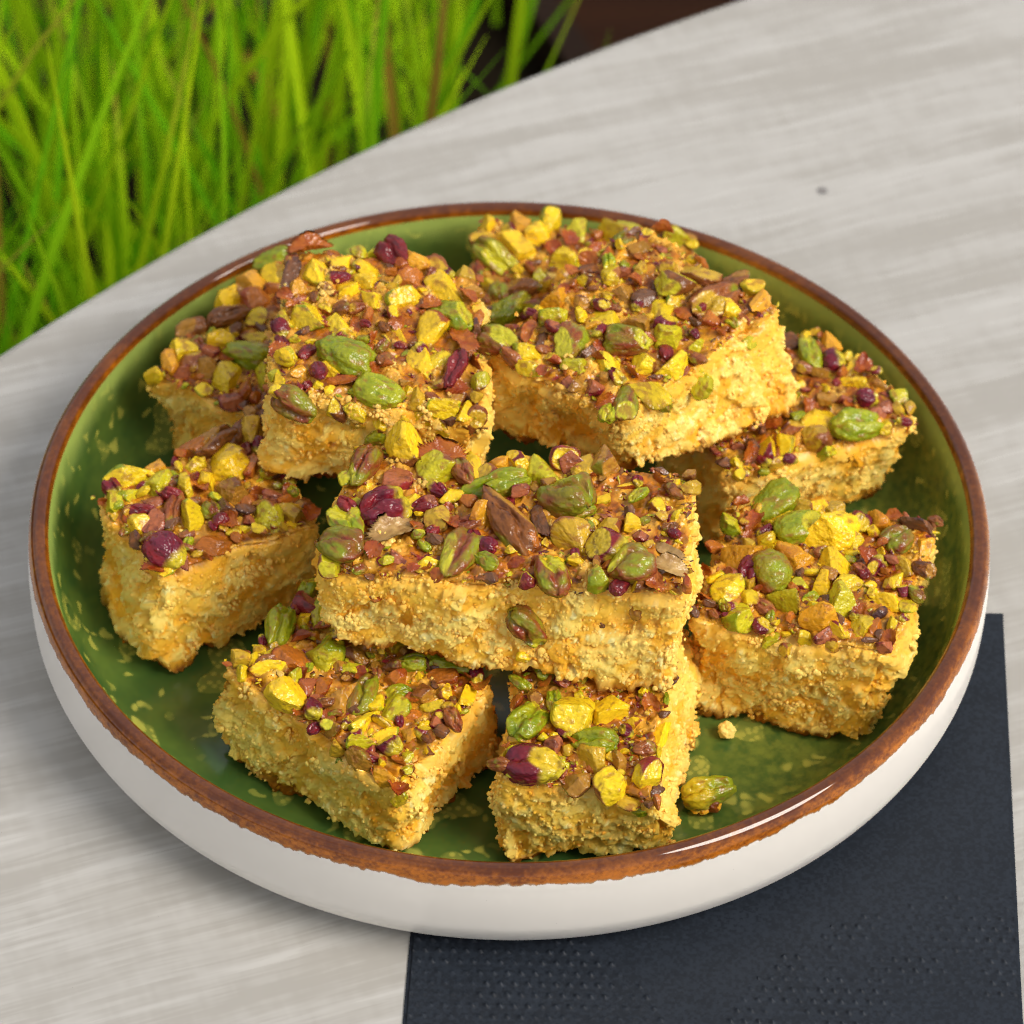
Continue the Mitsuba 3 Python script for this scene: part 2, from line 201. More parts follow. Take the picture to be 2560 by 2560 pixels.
# ------------------------------------------------------------------ cakes
DATA = json.loads(r'''{"centre":{"top":[[-35.9,-10.7,60],[41.7,-19.9,62],[37.5,-57.5,63],[-40.1,-47.7,59.0
]],"bot":[[-35.9,-10.7,35],[42.2,-20.5,35],[37.9,-60.2,33],[-40.3,-47.9,37.0
]],"nuts":[[-32.7,-17.7,60,0.28,0.96,0.04,-0.05,-0.02,1,16.5,6.4,"q"],
[-24.6,-12,60.3,0.88,-0.47,0.03,-0.02,0.03,1,10,8.3,"y"],
[-25.7,-20.8,60.3,0.84,0.54,0.06,-0.05,-0.02,1,8.3,6.8,"p"],
[-16.1,-18.2,60.7,0.7,-0.71,0.04,-0.02,0.03,1,10.5,7.5,"g"],
[-16.2,-13.6,60.5,0.97,-0.25,0.03,-0.02,0.03,1,12.8,7.4,"f"],
[-28.1,-29.4,60,0.94,0.33,0.06,-0.05,-0.02,1,11.1,9.5,"P"],
[-35.5,-33.7,59.5,0.41,-0.91,0,-0.05,-0.02,1,12.2,6.7,"g"],
[-21.4,-26.4,60.5,1,-0.03,0.05,-0.05,-0.02,1,5.1,5.8,"y"],
[-24.7,-36.5,60.1,0.84,0.54,0.06,-0.05,-0.02,1,12.9,6.6,"t"],
[-35.6,-43.1,59.3,0.89,-0.46,0.04,-0.05,-0.02,1,10.3,8.7,"q"],
[-37.4,-47.4,59.2,1,-0.03,0.05,-0.05,-0.02,1,5.4,5.6,"g"],
[-14.8,-32.9,60.7,1,-0.03,0.05,-0.05,-0.02,1,5.9,7,"s"],
[-7.9,-35,61,0.97,0.22,0.06,-0.05,-0.02,1,6.4,3.8,"s"],
[-2.7,-23.2,61.1,0.95,0.31,0.01,-0.02,0.03,1,18.8,6.6,"g"],
[7.9,-19.7,61.2,0.88,0.48,0.01,-0.02,0.03,1,8.8,9.6,"g"],
[-8.8,-15.7,60.8,0.32,-0.95,0.03,-0.02,0.03,1,11.8,4.4,"y"],
[-10.1,-18.5,60.8,0.38,-0.92,0.04,-0.02,0.03,1,9,4.4,"s"],
[-4.6,-19.1,60.9,0.62,0.79,-0.01,-0.02,0.03,1,6.7,4.5,"s"],
[-0.8,-15.4,60.9,0.63,-0.77,0.04,-0.02,0.03,1,8,6.7,"o"],
[2.8,-16.2,61,0.88,-0.47,0.03,-0.02,0.03,1,8.4,4.5,"y"],
[2.4,-15.5,61,1,0.01,0.02,-0.02,0.03,1,8.3,6.2,"s"],
[-0.2,-35.8,61.4,0.52,-0.85,0.01,-0.05,-0.02,1,23,8,"b"],
[-4.8,-31.3,61.3,1,-0.03,0.05,-0.05,-0.02,1,7.3,8.9,"o"],
[12.5,-28.5,61.6,0.76,-0.64,0.04,-0.02,0.03,1,13,11.3,"q"],
[14.6,-32.9,61.8,0.93,0.37,0.01,-0.02,0.03,1,7.6,3.2,"g"],
[6.6,-35.9,61.7,0.13,-0.99,0.03,-0.02,0.03,1,11.2,4.1,"d"],
[-10.9,-44.4,60.7,0.37,0.93,0.04,-0.05,-0.02,1,17.3,8.3,"q"],
[13.9,-41.2,62,0.99,-0.12,0.03,-0.02,0.03,1,10.4,9.2,"s"],
[21.1,-44.4,62.3,0.93,-0.36,0.03,-0.02,0.03,1,9.3,8.3,"P"],
[20.2,-37.2,62,0.24,0.97,-0.02,-0.02,0.03,1,6.4,6.1,"s"],
[26,-50.3,62.5,0.9,0.43,0.06,-0.05,-0.02,1,9.8,9.5,"q"],
[9,-52.3,61.6,0.26,-0.97,-0.01,-0.05,-0.02,1,13.3,7.3,"q"],
[18.4,-52.5,62.1,1,-0.02,0.05,-0.05,-0.02,1,5.8,6.8,"g"],
[9.4,-46.7,61.7,0.99,-0.14,0.05,-0.05,-0.02,1,5.4,2.5,"y"],
[14.8,-47.5,62,0.96,-0.26,0.05,-0.05,-0.02,1,5.1,2.4,"y"],
[19.9,-17.5,61.4,0.88,-0.47,0.03,-0.02,0.03,1,9.3,8.4,"b"],
[13.8,-17.5,61.3,0.97,0.26,0.01,-0.02,0.03,1,6.1,7.4,"p"],
[12,-16.5,61.2,0.36,0.93,-0.02,-0.02,0.03,1,7,6,"v"],
[15.7,-19,61.4,1,0.01,0.02,-0.02,0.03,1,5.5,6.2,"s"],
[19.8,-27.8,61.7,0.97,0.26,0.01,-0.02,0.03,1,5.6,3.3,"y"],
[25.3,-23.7,61.7,1,0.01,0.02,-0.02,0.03,1,5.5,2,"y"],
[33.7,-44.3,62.5,0.7,-0.72,0.04,-0.02,0.03,1,11.5,2.8,"t"],
[33.7,-49.6,62.7,0.97,-0.24,0.03,-0.02,0.03,1,8.2,4.5,"t"],
[34.2,-19.4,61.8,0.93,-0.37,0.03,-0.02,0.03,1,4.3,2,"d"],
[-17.6,-47.3,60.2,0.23,0.97,0.03,-0.05,-0.02,1,5.4,5.2,"v"],
[-23.1,-45.3,60,0.97,-0.26,0.05,-0.05,-0.02,1,5.1,4.3,"p"],
[4.3,-54.5,48.2,0.65,-0.15,-0.74,-0.13,-0.99,0.08,11.1,6.4,"q"],
[2.6,-54.6,40.7,0.97,-0.15,0.19,-0.15,-0.99,0.01,2.8,3,"y"],
[-28.1,-49.7,52,0.13,-0.01,0.99,-0.15,-0.99,0.01,2.9,4.1,"r"],
[19.7,-56.3,49.9,0.98,-0.12,0.15,-0.13,-0.99,0.08,2.7,2.7,"d"],
[26.7,-56.8,55.1,0.98,-0.12,0.15,-0.13,-0.99,0.08,3,3.2,"b"],
[14.7,-54.9,58.9,0.73,-0.04,0.68,-0.13,-0.99,0.08,2.6,1.5,"d"],
[-32.8,-27.3,59.8,0.9,0.44,0.06,-0.05,-0.02,1,4.7,4.4,"g"]]},"backleft":{"top":[[-52.7,54.7,63],[-6.6,47.4,63],[-7.2,-2.8,61],[-54.4,3.5,63.0
]],"bot":[[-52.7,54.7,37],[-6.6,47.4,37],[-8.4,-5,36],[-56.9,3.3,36.0
]],"nuts":[[-45.5,44,62.7,0.69,-0.72,-0.03,0.04,-0,1,13,7.8,"y"],
[-38.8,47.3,62.8,0.81,0.58,0.03,-0.01,-0.04,1,8.6,5.7,"y"],
[-32.4,44.3,62.7,0.9,-0.44,-0.01,-0.01,-0.04,1,7.7,4.9,"y"],
[-32.6,40,62.5,0.99,-0.1,0,-0.01,-0.04,1,6.6,4.2,"y"],
[-47.4,52.6,63,0.96,0.27,0.02,-0.01,-0.04,1,10,6.2,"f"],
[-32.1,51.1,63,0.87,0.49,0.02,-0.01,-0.04,1,7,5.4,"g"],
[-27.5,49.9,63,0.53,-0.85,-0.03,-0.01,-0.04,1,9.8,6.7,"p"],
[-23.4,49,63,0.4,-0.92,-0.03,-0.01,-0.04,1,8,7,"o"],
[-27.3,49.9,63,0.66,-0.75,-0.03,-0.01,-0.04,1,6,2.4,"y"],
[-24.8,41.4,62.6,1,0.02,0.01,-0.01,-0.04,1,6.5,6.1,"r"],
[-17,41.6,62.7,0.59,-0.81,-0.03,-0.01,-0.04,1,12.6,6.5,"y"],
[-18.1,48.7,63,0.52,-0.85,-0.03,-0.01,-0.04,1,7.2,4.5,"s"],
[-37.1,36.9,62.4,0.96,0.27,0.02,-0.01,-0.04,1,6.3,5.6,"y"],
[-31.6,33.7,62.3,0.53,-0.85,-0.03,-0.01,-0.04,1,6.3,4.4,"y"],
[-28.9,38,62.5,1,0.02,0.01,-0.01,-0.04,1,2.6,3.3,"y"],
[-24.9,33.4,62.3,0.99,-0.1,0,-0.01,-0.04,1,9.2,6.5,"y"],
[-46.6,28.2,62.7,1,-0.05,-0.04,0.04,-0,1,9.7,7.7,"v"],
[-38.2,24.3,62.3,0.47,-0.88,-0.02,0.04,-0,1,9.9,6.1,"v"],
[-35.3,25.9,62.2,0.08,1,-0,0.04,-0,1,5.7,2.3,"f"],
[-13.4,30.4,62.3,0.72,-0.69,-0.02,-0.01,-0.04,1,12.4,7.6,"g"],
[-18.8,23.3,62,0.62,0.78,0.04,-0.01,-0.04,1,11.9,8.9,"y"],
[-25.5,23.7,61.9,0.4,-0.91,-0.03,-0.01,-0.04,1,8.2,3.1,"y"],
[-11,22.1,62,0.46,-0.89,-0.03,-0.01,-0.04,1,11.3,4.6,"f"],
[-22.5,13.1,61.7,0.27,-0.96,-0.01,0.04,-0,1,12.7,5.4,"y"],
[-15.7,16.1,61.7,0.42,0.91,0.04,-0.01,-0.04,1,10.8,5.6,"v"],
[-13,12,61.6,0.23,0.97,0.04,-0.01,-0.04,1,11.9,4.3,"p"],
[-38.4,13.8,62.3,0.91,-0.41,-0.04,0.04,-0,1,15.5,9.4,"g"],
[-41.8,10.7,62.5,0.98,-0.18,-0.04,0.04,-0,1,6.5,6,"y"],
[-46.2,17.4,62.7,0.51,0.86,-0.02,0.04,-0,1,5.7,3.3,"p"],
[-48.1,9.7,62.7,1,0.07,-0.04,0.04,-0,1,5.1,4.2,"o"],
[-52.8,7.5,62.9,1,0.07,-0.04,0.04,-0,1,2.9,4.7,"y"],
[-30,4,62,0.91,-0.41,-0.04,0.04,-0,1,11,7.5,"g"],
[-49.1,2.6,61,0.9,-0.15,-0.41,-0.13,-0.99,0.09,10.9,6.9,"q"],
[-39.8,1.3,59.5,0.65,-0.15,-0.74,-0.13,-0.99,0.09,7.9,4.4,"v"],
[-40.8,3.7,62.4,0.95,0.32,-0.04,0.04,-0,1,4.2,2.7,"y"],
[-22,1.4,61.6,1,0.07,-0.04,0.04,-0,1,6.4,6,"s"],
[-34.3,0.6,59.8,0.73,-0.16,-0.67,-0.13,-0.99,0.09,6,3.7,"v"],
[-28.9,-0.2,58.2,0.86,-0.06,0.51,-0.13,-0.99,0.09,6.3,4.7,"v"],
[-25.1,-0.8,57.5,0.52,0.01,0.85,-0.13,-0.99,0.09,6.3,3.6,"v"],
[-18.7,-1.6,58,0.9,-0.15,-0.4,-0.13,-0.99,0.09,10.6,5.5,"v"],
[-15.3,0,61.3,0.98,-0.18,-0.04,0.04,-0,1,7,6,"v"],
[-10.5,0.4,61.1,0.47,0.88,-0.02,0.04,-0,1,7.5,3.5,"y"],
[-9.5,-2.7,59.2,0.39,0.04,0.92,-0.13,-0.99,0.09,7.6,4.8,"s"],
[-14.6,-1.9,60.1,0.99,-0.14,-0.08,-0.13,-0.99,0.09,4.4,2.6,"d"],
[-34.1,0.2,56.3,0.98,-0.11,0.14,-0.13,-0.99,0.09,4.6,4.7,"s"],
[-30.2,-0.5,53.6,0.86,-0.06,0.51,-0.13,-0.99,0.09,7.1,4.4,"g"],
[-28.6,-0.7,53.8,0.4,0.03,0.92,-0.13,-0.99,0.09,4,2.6,"s"],
[-51.7,42.2,62.9,0.12,0.99,-0,0.04,-0,1,12.6,3.6,"d"],
[-49.6,34,62.8,0.9,0.44,-0.04,0.04,-0,1,5.1,3.7,"p"],
[-49.8,37.9,62.9,0.94,0.33,-0.04,0.04,-0,1,5.7,3.8,"o"],
[-39.3,6.6,62.4,1,0.07,-0.04,0.04,-0,1,10.5,2.8,"f"],
[-40.7,52.8,63,0.96,0.27,0.02,-0.01,-0.04,1,6,5.7,"r"],
[-29.8,15.4,62,0.8,-0.6,-0.03,0.04,-0,1,4.7,3,"s"]]},"backright":{"top":[[27.9,65.2,61],[61.7,42,60],[24.2,-0.3,60],[-7.9,23.8,61.0
]],"bot":[[27.9,65.2,37],[70.3,30.7,35],[28.3,6.9,37],[-5.3,20.7,36.0
]],"nuts":[[10.1,35.1,60.8,0.96,0.3,-0.01,0.02,-0.02,1,10.2,7.4,"g"],
[12.3,24.6,60.6,0.3,0.96,0.01,0.02,-0.02,1,13.8,7.7,"q"],
[21.4,31.2,60.6,0.37,-0.93,-0.02,0.02,-0.02,1,11.3,8.2,"v"],
[28.4,29.5,60.4,0.9,-0.44,-0.02,0.02,-0.02,1,8.8,7.9,"b"],
[27,23.3,60.3,0.98,-0.2,-0.02,0.02,-0.02,1,11.2,6.8,"q"],
[36.3,26.5,60.2,0.64,-0.77,-0.02,0.02,-0.02,1,9.3,8.7,"g"],
[37.5,43.1,60.5,0.96,0.3,-0.01,0.02,-0.02,1,10.8,8.1,"g"],
[34.6,36,60.4,0.25,0.97,0.01,0.02,-0.02,1,10.9,5.3,"v"],
[37.9,39,60.4,0.13,0.99,0.01,0.02,-0.02,1,7.6,4.3,"y"],
[47.4,40.8,60.2,0.69,0.73,-0,0.02,-0.02,1,18.5,8.6,"s"],
[50.2,37.8,60.1,0.87,0.5,-0.01,0.02,-0.02,1,5.7,6.3,"y"],
[56.4,41.3,60.1,0.2,0.98,0.01,0.02,-0.02,1,14.6,5.7,"o"],
[44.2,49.1,60.4,0.9,-0.44,-0.02,0.02,-0.02,1,9.9,7.5,"s"],
[18.6,31.8,60.6,0.12,0.99,0.01,0.02,-0.02,1,10.3,4.7,"o"],
[-3.4,25.2,60.9,0.9,-0.43,-0.02,0.02,-0.02,1,9.8,7.1,"q"],
[4.1,21.5,60.7,0.96,0.29,-0.01,0.02,-0.02,1,6.7,7.3,"v"],
[-0.5,18.5,60.2,0.78,-0.36,-0.52,-0.57,-0.75,-0.34,7,4.7,"s"],
[4.9,16.5,60.6,0.98,-0.2,-0.02,0.02,-0.02,1,7.5,5.3,"v"],
[13.7,15.9,60.5,0.87,0.5,-0.01,0.02,-0.02,1,7,5.6,"g"],
[22.1,16.3,60.3,0.9,-0.43,-0.02,0.02,-0.02,1,6.8,7.1,"v"],
[17.2,20.1,60.5,1,0.05,-0.02,0.02,-0.02,1,4.2,4.7,"d"],
[30.2,17.4,60.2,0.9,-0.43,-0.02,0.02,-0.02,1,5.3,7.1,"v"],
[36.2,17.7,60.1,0.56,0.83,0,0.02,-0.02,1,9.5,6.8,"v"],
[32,9.4,60,0.72,-0.7,-0.02,0.02,-0.02,1,11.5,6.5,"v"],
[44.1,18.2,55.3,0.61,0.78,0.11,0.65,-0.58,0.49,8.2,6.3,"g"],
[26.4,3.8,60,0.07,1,0.02,0.02,-0.02,1,13.9,5.5,"q"],
[22,1.6,60.1,0.37,0.93,0.01,0.02,-0.02,1,6.9,4.3,"g"],
[42.4,26.1,60.1,0.64,-0.77,-0.02,0.02,-0.02,1,4.9,5.2,"g"],
[6.9,26.4,60.8,0.96,0.29,-0.01,0.02,-0.02,1,5.8,5.3,"d"],
[3.6,29,60.9,0.23,0.97,0.01,0.02,-0.02,1,7.4,2.9,"f"],
[34.4,8.9,57.4,0.61,0.02,-0.79,0.65,-0.58,0.49,6.2,3.1,"q"],
[15.9,8.3,54.9,0.19,-0.52,0.83,-0.57,-0.75,-0.34,4,2.8,"y"],
[4.7,16.4,55.9,0.81,-0.59,-0.06,-0.57,-0.75,-0.34,6,3.2,"p"],
[55.4,31.6,56.1,0.32,0.8,0.51,0.65,-0.58,0.49,3.9,3.7,"g"],
[9.1,40.3,60.9,0.74,0.67,-0,0.02,-0.02,1,9.3,5.4,"o"],
[14.8,40.6,60.8,0.95,0.3,-0.01,0.02,-0.02,1,7.3,4.1,"o"],
[25.2,41.1,60.7,0.64,-0.77,-0.02,0.02,-0.02,1,8.4,5.9,"b"],
[51.8,48.1,60.3,0.62,0.78,0,0.02,-0.02,1,13.9,5,"b"]]},
"farback":{"top":[[-9.9,97.1,36],[46,92.2,36],[40.8,55.4,35],[-10.8,63.4,35.0
]],"bot":[[-9.7,95.5,6],[42.9,85.9,6],[40.8,55.4,6],[-10.8,63.4,6.0
]],"nuts":[[-7.2,94.3,35.9,1,0.02,0.01,-0,-0.03,1,5,5.9,"y"],
[-4,81.9,35.6,0.71,-0.7,-0.02,-0,-0.03,1,16.2,7.5,"q"],
[1.4,87.1,35.8,0.75,0.66,0.02,-0,-0.03,1,11.4,12.2,"Y"],
[7.9,89.5,35.8,0.77,-0.64,-0.02,-0,-0.03,1,7.9,7.2,"Y"],
[1.3,94.7,36,1,0.03,0,-0,-0.03,1,5.5,7.4,"o"],
[9.3,94.9,36,1,0.03,0,-0,-0.03,1,6,7.4,"v"],
[16.3,92,35.9,0.36,0.93,0.03,-0,-0.03,1,10.4,7.4,"g"],
[11.4,80.8,35.6,1,0.03,0,-0,-0.03,1,7.9,9.5,"v"],
[4.8,76.3,35.5,1,0.02,0.01,-0,-0.03,1,4.4,7.2,"g"],
[18.3,81,35.6,0.57,-0.82,-0.02,-0,-0.03,1,9.8,7,"y"],
[24.8,92.2,36,1,0.03,0,-0,-0.03,1,8,10.3,"v"],
[28,93.4,36,0.77,-0.64,-0.02,-0,-0.03,1,9.5,6.6,"g"],
[28.7,86.4,35.8,0.62,0.78,0.02,-0,-0.03,1,9.8,6.5,"y"],
[35.2,87.3,35.8,0.87,0.49,0.02,-0,-0.03,1,5.4,6.1,"p"],
[37.1,80.8,35.7,0.94,-0.35,-0.01,-0,-0.03,1,8.6,7.8,"g"],
[40.7,91.1,36,0.89,-0.46,-0.01,-0,-0.03,1,7.8,7,"g"],
[39.1,83.8,35.8,0.97,-0.23,-0,-0,-0.03,1,5.5,6.5,"o"],
[19.8,75.3,35.5,0.94,-0.34,-0.01,-0,-0.03,1,8.6,7.7,"v"],
[10,73.6,35.4,0.55,0.83,0.03,-0,-0.03,1,8.1,4.6,"o"],
[-0.4,71.9,35.3,1,0.02,0.01,-0,-0.03,1,10.8,5,"b"],
[-9.5,88.3,35.7,1,0.02,0.01,-0,-0.03,1,6,5.1,"s"],
[21.3,84.7,35.7,0.62,0.78,0.02,-0,-0.03,1,7.4,4.7,"r"],
[14.3,84.6,35.7,0.64,-0.77,-0.02,-0,-0.03,1,7.2,4.2,"r"],
[28.2,75.5,35.5,0.5,-0.87,-0.02,-0,-0.03,1,8.2,5.1,"r"],
[31.6,79.2,35.6,0.63,-0.77,-0.02,-0,-0.03,1,7.1,5.5,"p"],
[-1.7,64.7,35.1,0.75,0.66,0.02,-0,-0.03,1,12.2,5.6,"g"]]},"farleft":{"top":[[-56.5,83.2,36],[-25.7,52.3,36],[-57.7,23,35],[-86.5,39,35.0
]],"bot":[[-53.9,79.4,6],[-25.7,52.3,6],[-60.4,25,6],[-84.9,44.8,6.0
]],"nuts":[[-58.4,78.8,35.9,0.99,0.15,0.01,-0.01,-0.02,1,11,6.9,"g"],
[-57.8,80.1,35.9,1,0.02,0.01,-0.01,-0.02,1,7,6.9,"y"],
[-57.9,72.8,35.8,0.87,0.5,0.02,-0.01,-0.02,1,7.9,7.3,"v"],
[-68.9,63.7,35.6,1,0.02,0.01,-0.01,-0.02,1,7.4,10.1,"y"],
[-63.8,71.4,35.7,1,0.02,0.01,-0.01,-0.02,1,7.5,9.4,"o"],
[-68.6,58.2,35.5,0.87,0.5,0.02,-0.01,-0.02,1,11.4,4.8,"b"],
[-70.9,49.8,35.3,0.92,0.39,0.01,-0.01,-0.02,1,8.7,8.1,"y"],
[-61.7,52,35.4,0.99,-0.11,0.01,-0.01,-0.02,1,8.6,4.9,"v"],
[-63.2,44.6,35.3,0.94,-0.34,0,-0.01,-0.02,1,11.3,7,"g"],
[-78.3,45.5,35.2,0.79,-0.61,-0,-0.01,-0.02,1,7.2,5.7,"v"],
[-81.1,41.4,35.1,0.31,0.95,0.02,-0.01,-0.02,1,7.5,5.5,"o"],
[-85.4,38.4,33.9,0.58,-0.34,0.74,-0.48,-0.87,-0.01,9.4,4.6,"y"],
[-72,39.9,35.1,0.74,0.67,0.02,-0.01,-0.02,1,6.8,6.7,"b"],
[-67.9,37.5,35.1,0.32,0.95,0.02,-0.01,-0.02,1,9.7,6.7,"v"],
[-76.3,53.8,35.3,0.92,0.39,0.01,-0.01,-0.02,1,8.1,4.9,"b"],
[-62.1,64.2,35.6,0.74,0.67,0.02,-0.01,-0.02,1,7.7,6.8,"r"],
[-58.8,36.9,35.2,1,0.02,0.01,-0.01,-0.02,1,4.5,7.3,"g"],
[-61.7,58.3,35.5,1,0.02,0.01,-0.01,-0.02,1,5.7,5,"v"],
[-64.2,32.7,35.1,0.46,0.89,0.02,-0.01,-0.02,1,7,3.9,"y"],
[-67.2,54,35.4,0.31,0.95,0.02,-0.01,-0.02,1,6.1,3.7,"y"],
[-76.1,43.1,35.2,0.18,0.98,0.02,-0.01,-0.02,1,7.1,4.7,"s"],
[-62.6,33.6,35.1,0.87,0.49,0.02,-0.01,-0.02,1,5.9,7,"r"]]},"left":{"top":[[-61.6,22,35],[-42.4,-8.2,34],[-79.8,-27.8,36],[-96.2,-4.3,36.0
]],"bot":[[-61.6,22,6],[-42.4,-8.2,6],[-81.4,-33.3,6],[-96,-2.6,6.0
]],"nuts":[[-88,1.2,35.8,0.86,0.52,-0.02,0.02,0.01,1,11.5,6.8,"v"],
[-81.8,5.9,35.6,0.3,0.95,-0.02,0.02,0.01,1,8.1,5.3,"o"],
[-67,6.6,35.3,0.56,-0.83,-0.03,0.05,0,1,11.8,11.2,"y"],
[-68.6,0.9,35.4,1,0.08,-0.05,0.05,0,1,5.5,7.1,"y"],
[-80,-0.4,35.6,0.44,0.9,-0.02,0.02,0.01,1,7.6,6.2,"g"],
[-73,-2.1,35.5,1,0.05,-0.02,0.02,0.01,1,4.4,7.1,"v"],
[-73,5.9,35.4,0.86,0.52,-0.02,0.02,0.01,1,5.8,5.3,"v"],
[-86.6,-3.5,35.8,0.95,0.3,-0.02,0.02,0.01,1,6,4.7,"g"],
[-91.2,-7.3,35.9,0.04,1,-0.01,0.02,0.01,1,5.4,4.9,"g"],
[-84.9,-14.4,35.9,1,0.05,-0.02,0.02,0.01,1,5.9,5.4,"y"],
[-81.5,-13.1,35.8,0.05,1,-0.01,0.02,0.01,1,6.9,6,"p"],
[-71.6,-11.8,35.6,0.65,0.76,-0.04,0.05,0,1,11.3,9.2,"v"],
[-76.3,-9.7,35.7,0.11,0.99,-0.02,0.02,0.01,1,11.5,3.9,"s"],
[-78.2,-21.5,35.9,0.81,-0.59,-0.01,0.02,0.01,1,9.2,8.1,"P"],
[-76.3,-25.9,34.3,0.87,0.45,-0.21,0.46,-0.89,0,6.4,3.7,"y"],
[-64.2,-8.1,35.2,1,0.08,-0.05,0.05,0,1,6,6.2,"d"],
[-63.2,-2.5,35.1,0.85,0.53,-0.05,0.05,0,1,7,6.6,"b"],
[-53.6,-8.4,34.6,0.81,-0.58,-0.04,0.05,0,1,8.4,7.7,"g"],
[-49.4,-6.1,34.4,1,0.08,-0.05,0.05,0,1,6.5,5.4,"s"],
[-67.1,-18.3,35.3,0.9,0.43,-0.05,0.05,0,1,10.1,5.9,"r"],
[-70.3,14.9,35.3,0.72,0.69,-0.02,0.02,0.01,1,14.3,7.2,"b"],
[-74.5,11.9,35.4,0.95,0.3,-0.02,0.02,0.01,1,6.7,6.4,"r"],
[-65,18,35.1,0.31,0.95,-0.02,0.02,0.01,1,15.1,4.2,"b"],
[-60,8.8,34.9,0.06,1,-0,0.05,0,1,12.6,5,"r"],
[-61.7,19,35,1,0.08,-0.05,0.05,0,1,6.7,7.2,"s"],
[-48.9,-9.1,34.3,1,0.08,-0.05,0.05,0,1,3.3,3.1,"y"],
[-84.5,-9.3,35.8,1,0.05,-0.02,0.02,0.01,1,7.6,3.1,"p"]]},"right_back":{"top":[[35.6,39.5,34],[74.3,60.9,34],[96.4,29.6,33],[50,9.4,33.0
]],"bot":[[35.6,39.5,6],[74.2,60.9,6],[90.8,31.1,6],[48.3,11.1,6.0
]],"nuts":[[71.9,52.2,33.8,0.15,-0.99,-0.02,0.01,-0.02,1,11.1,5.2,"g"],
[76.1,57.1,33.9,0.77,-0.63,-0.02,0.01,-0.02,1,6.8,5.3,"o"],
[76.9,50,33.7,1,0.04,-0.01,0.01,-0.02,1,5.1,6.5,"P"],
[81.3,49.3,33.6,0.76,0.65,0.01,0.01,-0.02,1,7.3,6.2,"y"],
[82.9,46.2,33.6,1,0.04,-0.01,0.01,-0.02,1,4.5,5.7,"r"],
[79.9,42,33.5,0.98,-0.21,-0.02,0.01,-0.02,1,7.3,4.8,"y"],
[74.7,37,33.4,0.35,-0.94,-0.03,0.01,-0.02,1,7.3,5.5,"b"],
[74.3,28.2,33.2,0.96,0.28,-0,0.01,-0.03,1,11.5,8.4,"y"],
[80.9,26.9,33.1,0.96,0.28,-0,0.01,-0.03,1,12.1,8.3,"g"],
[85,30.2,33.2,0.98,-0.21,-0.02,0.01,-0.03,1,5,4,"p"],
[83,34.9,33.3,1,0.04,-0.01,0.01,-0.02,1,5,4.8,"P"],
[64.6,20.4,33.1,0.15,0.99,0.03,0.01,-0.03,1,7.8,4.4,"v"],
[59.4,19.8,33.2,0.4,0.92,0.02,0.01,-0.03,1,8.9,6.3,"v"],
[67,26.4,33.3,0.88,0.48,0,0.01,-0.03,1,6.7,4.3,"s"],
[72.4,21.9,33.1,0.96,0.27,-0,0.01,-0.03,1,6.9,6,"s"],
[75.3,20.8,30.4,0.33,0,0.94,0.4,-0.91,-0.13,7.3,6.7,"g"],
[80.7,23.6,27.1,0.83,0.41,-0.37,0.4,-0.91,-0.13,6,5.5,"o"],
[62.3,14.9,31.9,0.83,0.41,-0.38,0.4,-0.91,-0.13,5.3,4.3,"s"],
[74.8,40.2,33.5,1,0.04,-0.01,0.01,-0.02,1,3.4,4.8,"v"],
[86,40.6,33.4,1,0.04,-0.01,0.01,-0.02,1,5.1,4.8,"b"],
[59.6,14,30.4,0.34,0.01,0.94,0.4,-0.91,-0.13,4.7,3.7,"o"]]},"right":{"top":[[50.2,-0.2,36],[98,-5.9,36],[86.2,-46.3,36],[41.7,-37.3,36.0
]],"bot":[[50.2,-0.2,6],[95.9,-4.9,6],[81.3,-51.1,6],[41.8,-37,6.0
]],"nuts":[[59.4,-1.5,36,0.71,0.71,0,-0,0,1,12.9,7.8,"g"],
[61.9,-6.5,36,0.71,0.7,0,-0,0,1,9,5.2,"y"],
[50,-8.8,36,1,0.03,0,0,0,1,5.4,6.1,"g"],
[66.1,-10.2,36,0.88,0.47,0,-0,0,1,12.9,7.7,"g"],
[74.1,-13,36,0.93,0.37,0,-0,0,1,17.1,10.8,"Y"],
[79.4,-14,36,0.96,0.26,0,-0,0,1,7.8,5.1,"v"],
[51.9,-19,36,0.98,-0.22,0,0,0,1,8.6,10.5,"o"],
[58.1,-17.3,36,1,0.03,0,0,0,1,4.3,4.5,"v"],
[64.7,-19.4,36,0.71,-0.7,0,0,0,1,11.9,6.8,"o"],
[58.7,-24.8,36,0.88,0.47,0,0,0,1,8.6,10.4,"q"],
[55,-24.1,36,0.65,0.76,0,0,0,1,7.8,6.8,"P"],
[46.7,-25.9,36,0.93,0.37,0,0,0,1,4.5,3.6,"y"],
[49,-29.9,36,1,0.03,0,0,0,1,7.4,7.4,"v"],
[62.9,-33.2,36,0.99,0.15,0,0,0,1,9.6,8.8,"g"],
[70.8,-28.2,36,0.94,-0.33,0,0,0,1,5.9,8.1,"Y"],
[73.7,-21.4,36,0.9,-0.44,0,-0,0,1,8.2,6.6,"y"],
[76.2,-26.5,36,0.66,0.75,0,-0,0,1,8.5,6.1,"v"],
[75.9,-32.8,36,0.66,0.75,0,-0,0,1,10.3,9.1,"g"],
[84.4,-33,36,0.78,-0.63,0,-0,0,1,10.2,4.8,"Y"],
[70.4,-38.5,36,0.84,-0.54,0,0,0,1,10.5,7.7,"o"],
[73.5,-40.6,36,0.5,-0.87,0,0,0,1,7,3.6,"y"],
[79.3,-39.7,36,0.78,0.62,0,0,0,1,6.7,5.7,"v"],
[52.5,-38.3,36,0.85,-0.53,0,0,0,1,8.9,7.6,"g"],
[58.3,-41.2,33.2,0.97,-0.16,0.19,-0.19,-0.96,0.19,5.4,5.5,"g"],
